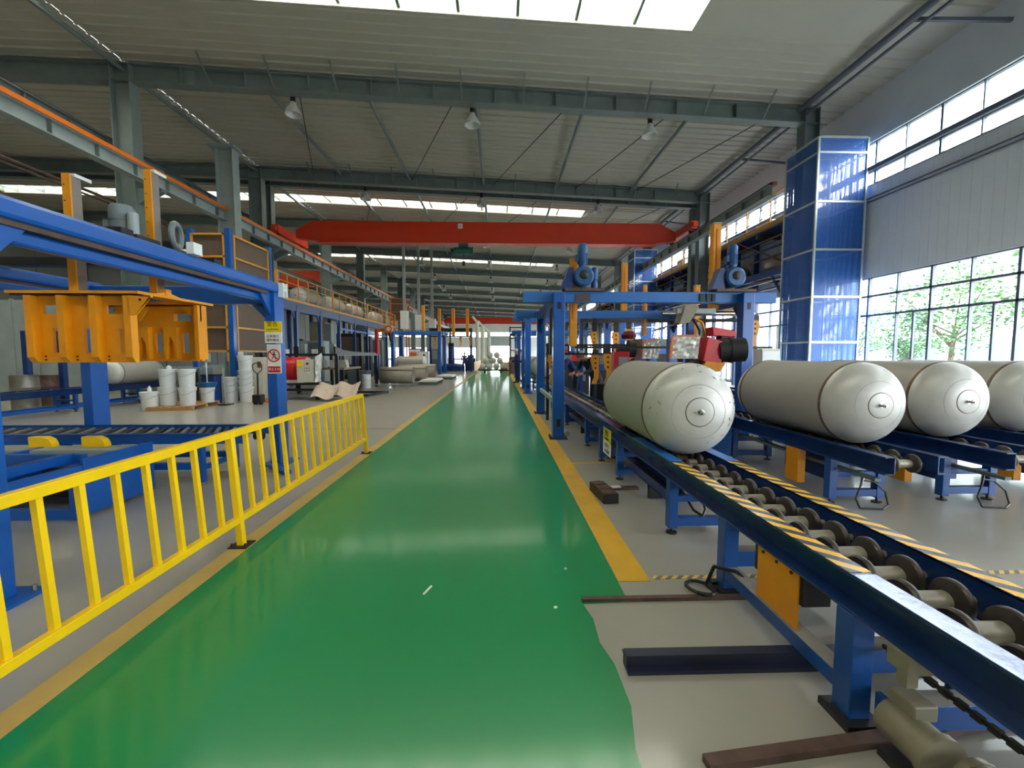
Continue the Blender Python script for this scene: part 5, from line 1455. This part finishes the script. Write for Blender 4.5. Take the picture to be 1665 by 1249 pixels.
box_thing('white_board', 'white folded board hung on a blue frame above the shiny tank', 'board', -6.4, 32.5, 0, 1.0, .06, 1.98, DBLUE, [('panel', WHITE, (-.42, -.01, -.05, -.03, 1.35, 1.9)), ('panel', WHITE, (.01, .42, -.05, -.03, 1.35, 1.9))])

# far machines on the column side
box_thing('control_cabinet', 'white control cabinet beside an orange unit, beyond the shiny tank', 'cabinet', -5.6, 31.7, 0, .75, .6, 1.75, CREAM, [('door', WHITE, (-.34, .25, -.32, -.30, .1, 1.68)), ('side', WHITE, (.375, .385, -.3, .3, 0, 1.75)), ('plate', RUST, (0, .14, -.325, -.32, 1.4, 1.55))])
box_thing('orange_unit', 'orange unit with white rings next to the white control cabinet', 'machine', -6.37, 31.7, 0, .4, .5, 1.7, ORANGE, [('ring', WHITE, (-.05, .12, -.27, -.25, .9, 1.0)), ('ring', WHITE, (-.05, .12, -.27, -.25, .6, .7))])
t = portal_frame('dark blue portal on the column side beyond the gallery', (-8.2, -4.6), (33, 36), 3.3, .25, .3, 'blue welding portals')
mast(-5.9, 33.4, 3.3, 5.3, .22, 'amber mast on the column-side portal beyond the gallery', 'amber masts of the far hoists')
box_thing('machine', 'large pale grey cabinet far behind the three amber masts', 'cabinet', -6.4, 44, 0, 2.0, 1.0, 4.2, STEELL, [('door', CREAM, (-.8, .8, -.52, -.5, .2, 4.0))])
for k in range(3):
    box_thing('extractor', 'white hanging extractor hood far down the column row, %s of three' % ORD[k], 'hood', -7.8 + k * .9, 35.5 + 1.5 * k, 3.6, .6, .5, 1.5 - .2 * k, WHITE, [('duct', STEELL, (-.1, .1, -.1, .1, 1.4 - .2 * k, 7.745 - .055 * k))], 'white extractor hoods')
t = thing('hoist_beam', 'dark cross beam carrying the three far amber masts', 'beam', (-3.6, 38, 3))
MB(t).box(-6.2, -2.4, 37.9, 38.1, 3.55, 3.85).build('beam', DSTEEL, t)
for x in (-6.1, -2.5): MB(t).box(x - .1, x + .1, 37.9, 38.1, 0, 3.55).build('post', DBLUE, t)
MB(t).box(-5.9, -2.5, 37.28, 37.44, 3.05, 3.15).build('rail', BLACK, t)
for k, x in enumerate((-5.25, -4.02, -2.80)):
    mast(x, 37.6, 3.1, 5.5, .26, 'far amber mast over the green walkway edge, %s of three' % ('first', 'second', 'third')[k], 'amber masts of the far hoists')
for k, x in enumerate((-5.6, -4.65, -3.4, -2.55)):
    clamp_arm(x, 37.45, 3.04, .75, 'far amber clamp arm under the dark rail of the amber masts, %s along it' % ORD[k], 1, 'far amber clamp arms')
t = thing('turntable_machine', 'dark blue round-based machine with a column under the far amber masts', 'machine', (-4.0, 38, 0))
MB(t).lathe([(0, 0), (1.25, 0), (1.25, .45), (1.1, .62), (.5, .7), (0, .7)], (-4.5, 40, 0), (0, 0, 1), 26).build('base', DBLUE, t, smooth=True)
MB(t).cyl((-4.5, 40, .7), (-4.5, 40, 2.3), .3, 16).build('column', DBLUE, t, smooth=True)
MB(t).box(-4.75, -4.25, 39.8, 40.2, 2.3, 2.6).build('head', DSTEEL, t)
box_thing('monitor_stand', 'grey screen on a stand beside the dark blue round-based machine', 'screen', -6.0, 38.8, 0, .9, .1, 2.0, STEEL, [('screen', STEELL, (-.38, .38, -.07, -.05, 1.1, 1.9))])
box_thing('machine', 'dark blue low machine by the far yellow railing', 'machine', -2.72, 40.6, 0, .9, 1.2, 1.2, DBLUE, [('top_box', RUST, (-.3, .3, -.3, .3, 1.2, 1.5))])
for k, (x, h) in enumerate(((-2.45, 5.1), (-1.9, 4.7), (-1.22, 4.1))):
    t = thing('vent_pipe', 'cream upright pipe beyond the stacked cylinders, %s of three' % ('tallest', 'middle', 'shortest')[k], 'pipe', (x, 47.5 + k, 0), 0, None, world=False)
    MB(t).cyl((0, 0, 0), (0, 0, h), .22, 16).build('pipe', CREAM, t, smooth=True); MB(t).cyl((0, 0, h * .5), (0, 0, h * .5 + .1), .25, 16).build('flange', CREAM, t); MB(t).bar((0, 0, h), (-.5, -.2, h + .6), .2).build('elbow', CREAM, t)
struct(MB().box(-3.6, -3.3, 52, 52.3, 0, 4.0).build('steel_column', DBLUE))

# trolley with a pile of cylinders
t = thing('trolley', 'dark flat trolley under the pile of pale cylinders at the walkway end', 'trolley', (-.55, 34.8, 0))
MB(t).box(-1.69, .64, 34.2, 35.8, .22, .30).build('deck', DSTEEL, t)
for x in (-1.2, .1):
    for y in (34.4, 35.6): MB(t).cyl((x - .05, y, .11), (x + .05, y, .11), .11, 14).build('wheel', BLACK, t)
for x in (-1.65, .60): MB(t).box(x - .03, x + .03, 34.2, 35.8, .30, .42).build('stop_bar', DSTEEL, t)
r = .262
rows = [[-1.33, -.79, -.25, .29], [-1.06, -.52, .04], [-.76, -.2]]
nm = ('bottom', 'middle', 'top')
for q, row in enumerate(rows):
    for k, x in enumerate(row):
        z = .30 + r + q * r * 1.74
        t = thing('gas_cylinder', 'pale round-ended cylinder on the trolley, %s row, %s from the yellow railing' % (nm[q], ORD[k]), 'cylinder', (x, 34.35, z), 0, 'cylinders piled on the trolley', world=False)
        m = MB(t)
        m.lathe([(0, -.16), (r * .45, -.15), (r * .8, -.09), (r, .05), (r, 1.2), (r * .8, 1.34), (0, 1.4)], (0, 0, 0), (0, 1, 0), 24); m.build('shell', PRIM, t, smooth=True)
        MB(t).cyl((0, -.2, 0), (0, -.155, 0), .03, 10).build('neck', BARE, t)
box_thing('red_cabinet', 'dark red cabinet at the walkway edge near the standing workers', 'cabinet', 1.02, 34, 0, .5, .8, 1.3, pm('dark red paint', srgb(104, 36, 38), .5), [('door', RUST, (-.22, .22, -.42, -.4, .1, 1.35))])
box_thing('cart', 'wooden cart loaded with a wrapped bundle near the far door', 'cart', .5, 40, .0, .9, 1.2, .8, pm('beige wrap', srgb(196, 166, 130), .7), [('base', DSTEEL, (-.5, .5, -.65, .65, 0, .12))])
t = thing('tool_rack', 'dark steel frame stand behind the standing workers', 'frame', (.95, 32, 0))
for x in (.8, 1.9): MB(t).box(x - .05, x + .05, 31.9, 32.1, 0, 3.6).build('post', DSTEEL, t)
for z in (1.8, 2.7, 3.5): MB(t).box(.8, 1.9, 31.95, 32.05, z, z + .08).build('rail', DSTEEL, t)
for k in range(3): MB(t).box(.95 + k * .3, 1.2 + k * .3, 31.94, 31.96, 2.8, 3.3).build('paper', PAPER, t)
for k, (x, y, w, d, h, lb) in enumerate(((2.6, 14.2, .7, .8, 1.3, 'dark machine housing between conveyors behind the bending workers'), (3.0, 12.0, .6, .6, 1.25, 'low dark cabinet behind the yellow clamp arms'), (2.8, 19.5, 1.4, 1.6, 1.5, 'grey machine block inside the second portal'), (3.4, 23, 1.2, 1.6, 1.7, 'dark blue machine block beyond the second portal'), (5.6, 15.0, 1.2, 2.0, 1.8, 'blue machine block under the window-side gallery'))):
    box_thing('machine_block', lb, 'machine', x, y, 0, w, d, h, (DSTEEL, DBLUE, GREYM, DBLUE, BLUE)[k], [('panel', (GREYM, DSTEEL, WHITE, DSTEEL, DSTEEL)[k], (-w * .3, w * .3, -d / 2 - .02, -d / 2, h * .5, h * .85)), ('top_unit', RED if k in (0, 2) else STEEL, (-w * .3, w * .2, -d * .3, d * .3, h, h + .25))], bevel=.015)
box_thing('bin', 'black box standing on thin legs under the yellow clamp arms', 'box', 2.22, 9.15, .38, .26, .3, .5, BLACK, [('leg', STEELL, (-.12, -.09, -.02, .02, -.38, 0)), ('leg', STEELL, (.09, .12, -.02, .02, -.38, 0))])

# ================================================================ people
def person(label, loc, rz, J, cloth, legs, hat, scale=1.0, hair=True, group=None):
    """one skinned body from joints J; J maps joint name to (x, y, z) for a 1.72 m figure facing -y"""
    t = thing('person', label, 'person', loc, rz, group, world=False)
    R = {'pelvis': (.155, .115), 'waist': (.135, .10), 'chest': (.165, .115), 'neck': (.055, .055), 'head0': (.075, .085), 'head1': (.085, .105), 'crown': (.06, .07)}
    names, verts, edges, rad = [], [], [], []
    def add(n, p, r, par=None):
        names.append(n); verts.append(Vector(p) * scale); rad.append((r[0] * scale, r[1] * scale))
        if par is not None: edges.append((names.index(par), len(names) - 1))
    add('pelvis', J['pelvis'], R['pelvis'])
    add('waist', J['waist'], R['waist'], 'pelvis'); add('chest', J['chest'], R['chest'], 'waist')
    add('neck', J['neck'], R['neck'], 'chest'); add('head0', J['head0'], R['head0'], 'neck'); add('head1', J['head1'], R['head1'], 'head0'); add('crown', J['crown'], R['crown'], 'head1')
    for s in 'lr':
        add('sh' + s, J['sh' + s], (.072, .07), 'chest'); add('el' + s, J['el' + s], (.048, .048), 'sh' + s)
        add('wr' + s, J['wr' + s], (.034, .034), 'el' + s); add('pa' + s, J['pa' + s], (.042, .026), 'wr' + s)
        add('hi' + s, J['hi' + s], (.098, .10), 'pelvis'); add('kn' + s, J['kn' + s], (.066, .066), 'hi' + s)
        add('an' + s, J['an' + s], (.05, .05), 'kn' + s); add('to' + s, J['to' + s], (.048, .035), 'an' + s)
    me = bpy.data.meshes.new('body'); me.from_pydata(verts, edges, [])
    o = bpy.data.objects.new('body', me); COL.objects.link(o)
    sk = o.modifiers.new('skin', 'SKIN'); sk.use_smooth_shade = True
    me.skin_vertices[0].data[0].use_root = True
    for i, r in enumerate(rad): me.skin_vertices[0].data[i].radius = r
    sb = o.modifiers.new('sub', 'SUBSURF'); sb.levels = 1; sb.render_levels = 1
    dg = bpy.context.evaluated_depsgraph_get(); dg.update()
    me2 = bpy.data.meshes.new_from_object(o.evaluated_get(dg)); me2.name = 'body'
    o.modifiers.clear(); o.data = me2
    # fingers, thumb, nose, ears joined into the same body mesh
    fm = MB()
    for s in 'lr':
        w0, p0 = Vector(J['wr' + s]) * scale, Vector(J['pa' + s]) * scale
        d = (p0 - w0).normalized(); side = d.cross(Vector((0, 1, 0.2))).normalized(); dn = d.cross(side).normalized()
        for k, (off, ln) in enumerate(((-.028, .066), (-.009, .076), (.010, .072), (.028, .056))):
            a = p0 + side * off * scale; b = a + (d * .6 * ln + dn * .012) * scale; c = b + (d * .35 * ln + dn * .03) * scale
            fm.cyl(a, b, .010 * scale, 6, .009 * scale); fm.cyl(b, c, .009 * scale, 6, .007 * scale)
        a = w0.lerp(p0, .6) + side * -.03 * scale; b = a + (d * .3 - side * .8).normalized() * .045 * scale
        fm.cyl(a, b, .012 * scale, 6, .010 * scale); fm.cyl(b, b + d * .03 * scale, .010 * scale, 6, .008 * scale)
    h0, h1, cr = (Vector(J[k]) * scale for k in ('head0', 'head1', 'crown'))
    upv = (cr - h0).normalized(); fwd = Vector(J.get('face', (0, -1, 0))).normalized(); fwd = (fwd - upv * fwd.dot(upv)).normalized(); sd = upv.cross(fwd)
    c = h0.lerp(h1, .55)
    fm.cyl(c + fwd * .085 * scale, c + (fwd * .118 - upv * .022) * scale, .011 * scale, 6, .016 * scale)
    for q in (-1, 1): fm.lathe([(0, -.012 * scale), (.028 * scale, 0), (0, .012 * scale)], c + sd * q * .085 * scale, sd, 8)
    bmj = bmesh.new(); bmj.from_mesh(me2)
    n0 = len(bmj.faces)
    vv = [bmj.verts.new(p) for p in fm.v]
    for f in fm.f:
        try: bmj.faces.new([vv[i] for i in f])
        except ValueError: pass
    bmj.to_mesh(me2); bmj.free()
    for m_ in (cloth, legs, SKIN, BLACK): me2.materials.append(m_)
    for p in me2.polygons:
        p.use_smooth = True
        if p.index >= n0: p.material_index = 2; continue
        best, bi = 1e9, 0
        for a, b in edges:
            A, B = verts[a], verts[b]; ab = B - A; tt = max(0, min(1, (p.center - A).dot(ab) / max(1e-9, ab.length_squared)))
            dd = (p.center - A - ab * tt).length
            if dd < best: best, bi, bt = dd, (a, b), tt
        n1 = names[bi[1]]; n0_ = names[bi[0]]
        mi = 0
        if n1 in ('head0', 'head1', 'crown') or (n1 == 'neck' and bt > .6): mi = 2
        elif n1[:2] == 'pa' or (n1[:2] == 'wr' and bt > .85): mi = 2
        elif n1[:2] in ('kn', 'hi') or (n1[:2] == 'an' and bt < .9): mi = 1
        elif n1[:2] == 'to' or n1[:2] == 'an': mi = 3
        elif n1 == 'waist' and bt < .3: mi = 1
        p.material_index = mi
    o.parent = t
    for q in (-1, 1):
        e = MB(); e.lathe([(0, -.008 * scale), (.010 * scale, 0), (0, .008 * scale)], c + (fwd * .082 + sd * q * .032 + upv * .018) * scale, fwd, 8); e.build('eye', DSTEEL, t)
    m = MB(); m.bar(c + (fwd * .083 - upv * .055 - sd * .022) * scale, c + (fwd * .083 - upv * .055 + sd * .022) * scale, .008 * scale); m.build('mouth', pm('lips', srgb(140, 84, 76), .6), t)
    hm = MB()
    hm.lathe([(.098 * scale, -.02 * scale), (.100 * scale, .01 * scale), (.088 * scale, .05 * scale), (.05 * scale, .078 * scale), (0, .088 * scale)], h1 + upv * .022 * scale - fwd * .008 * scale, upv + fwd * -.25, 18)
    hm.build('hat' if hat else 'hair', hat or HAIR, t, smooth=True)
    if hat:
        b = MB(); pts = h1 + upv * .035 * scale + fwd * .09 * scale
        b.bar(pts - sd * .06 * scale, pts + sd * .06 * scale, .06 * scale, .01 * scale); b.build('hat_peak', hat, t)
    col = MB(); nk = Vector(J['neck']) * scale
    col.lathe([(.075 * scale, -.03 * scale), (.068 * scale, .012 * scale), (.06 * scale, .012 * scale)], nk - upv * .02 * scale, upv, 14); col.build('collar', cloth, t, smooth=True)
    return t
STAND = dict(pelvis=(0, 0, .92), waist=(0, 0, 1.08), chest=(0, .01, 1.30), neck=(0, -.01, 1.47), head0=(0, -.03, 1.55), head1=(0, -.035, 1.62), crown=(0, -.03, 1.68), face=(0, -1, -.1),
             shl=(.19, .01, 1.40), ell=(.24, -.02, 1.12), wrl=(.20, -.24, 1.06), pal=(.17, -.32, 1.07), shr=(-.19, .01, 1.40), elr=(-.25, 0, 1.12), wrr=(-.20, -.22, 1.04), par=(-.16, -.30, 1.05),
             hil=(.10, 0, .86), knl=(.11, -.02, .48), anl=(.11, .02, .09), tol=(.12, -.13, .045), hir=(-.10, 0, .86), knr=(-.11, -.01, .48), anr=(-.11, .03, .09), tor=(-.12, -.12, .045))
BEND = dict(STAND, waist=(0, -.08, 1.06), chest=(0, -.22, 1.22), neck=(0, -.34, 1.33), head0=(0, -.41, 1.37), head1=(0, -.46, 1.40), crown=(0, -.50, 1.43), face=(0, -.7, -.8),
            shl=(.19, -.24, 1.30), ell=(.24, -.36, 1.06), wrl=(.15, -.55, .98), pal=(.12, -.63, .97), shr=(-.19, -.24, 1.30), elr=(-.24, -.36, 1.06), wrr=(-.15, -.55, .98), par=(-.12, -.63, .97), pelvis=(0, .04, .90), hil=(.10, .04, .84), hir=(-.10, .04, .84))
WALK = dict(STAND, ell=(.23, -.10, 1.13), wrl=(.14, -.32, 1.10), pal=(.11, -.40, 1.12), anr=(-.11, .16, .10), tor=(-.11, .03, .045), knr=(-.11, .02, .49), anl=(.11, -.05, .09), tol=(.12, -.20, .045))
CAPM = pm('pale cap cloth', srgb(214, 206, 204), .7)
person('standing worker in blue overalls and a pale cap, at the walkway edge', (.90, 22.2, 0), -PI / 2 + .25, WALK, NAVY, NAVY, CAPM, 1.06)
person('worker in dark blue standing just behind the worker with the pale cap', (1.28, 23.3, 0), -PI / 2 - .2, STAND, DNAVY, DNAVY, None, 1.04)
person('black-haired worker in blue bending over the conveyor behind the nearest portal post', (2.32, 12.9, 0), -PI / 2, BEND, NAVY, DNAVY, None, 1.03)
person('worker in dark clothes with a grey cap, bending beside the yellow clamp arms', (2.42, 10.6, 0), -PI / 2 + .5, BEND, DNAVY, DNAVY, pm('grey cap cloth', srgb(128, 126, 120), .7), 1.06)
person('small far worker in blue by the dark blue machine under the amber masts', (-3.0, 36.6, 0), .4, STAND, NAVY, NAVY, None, 1.0)
for o in bpy.data.objects:
    if 'world' in o: del o['world']
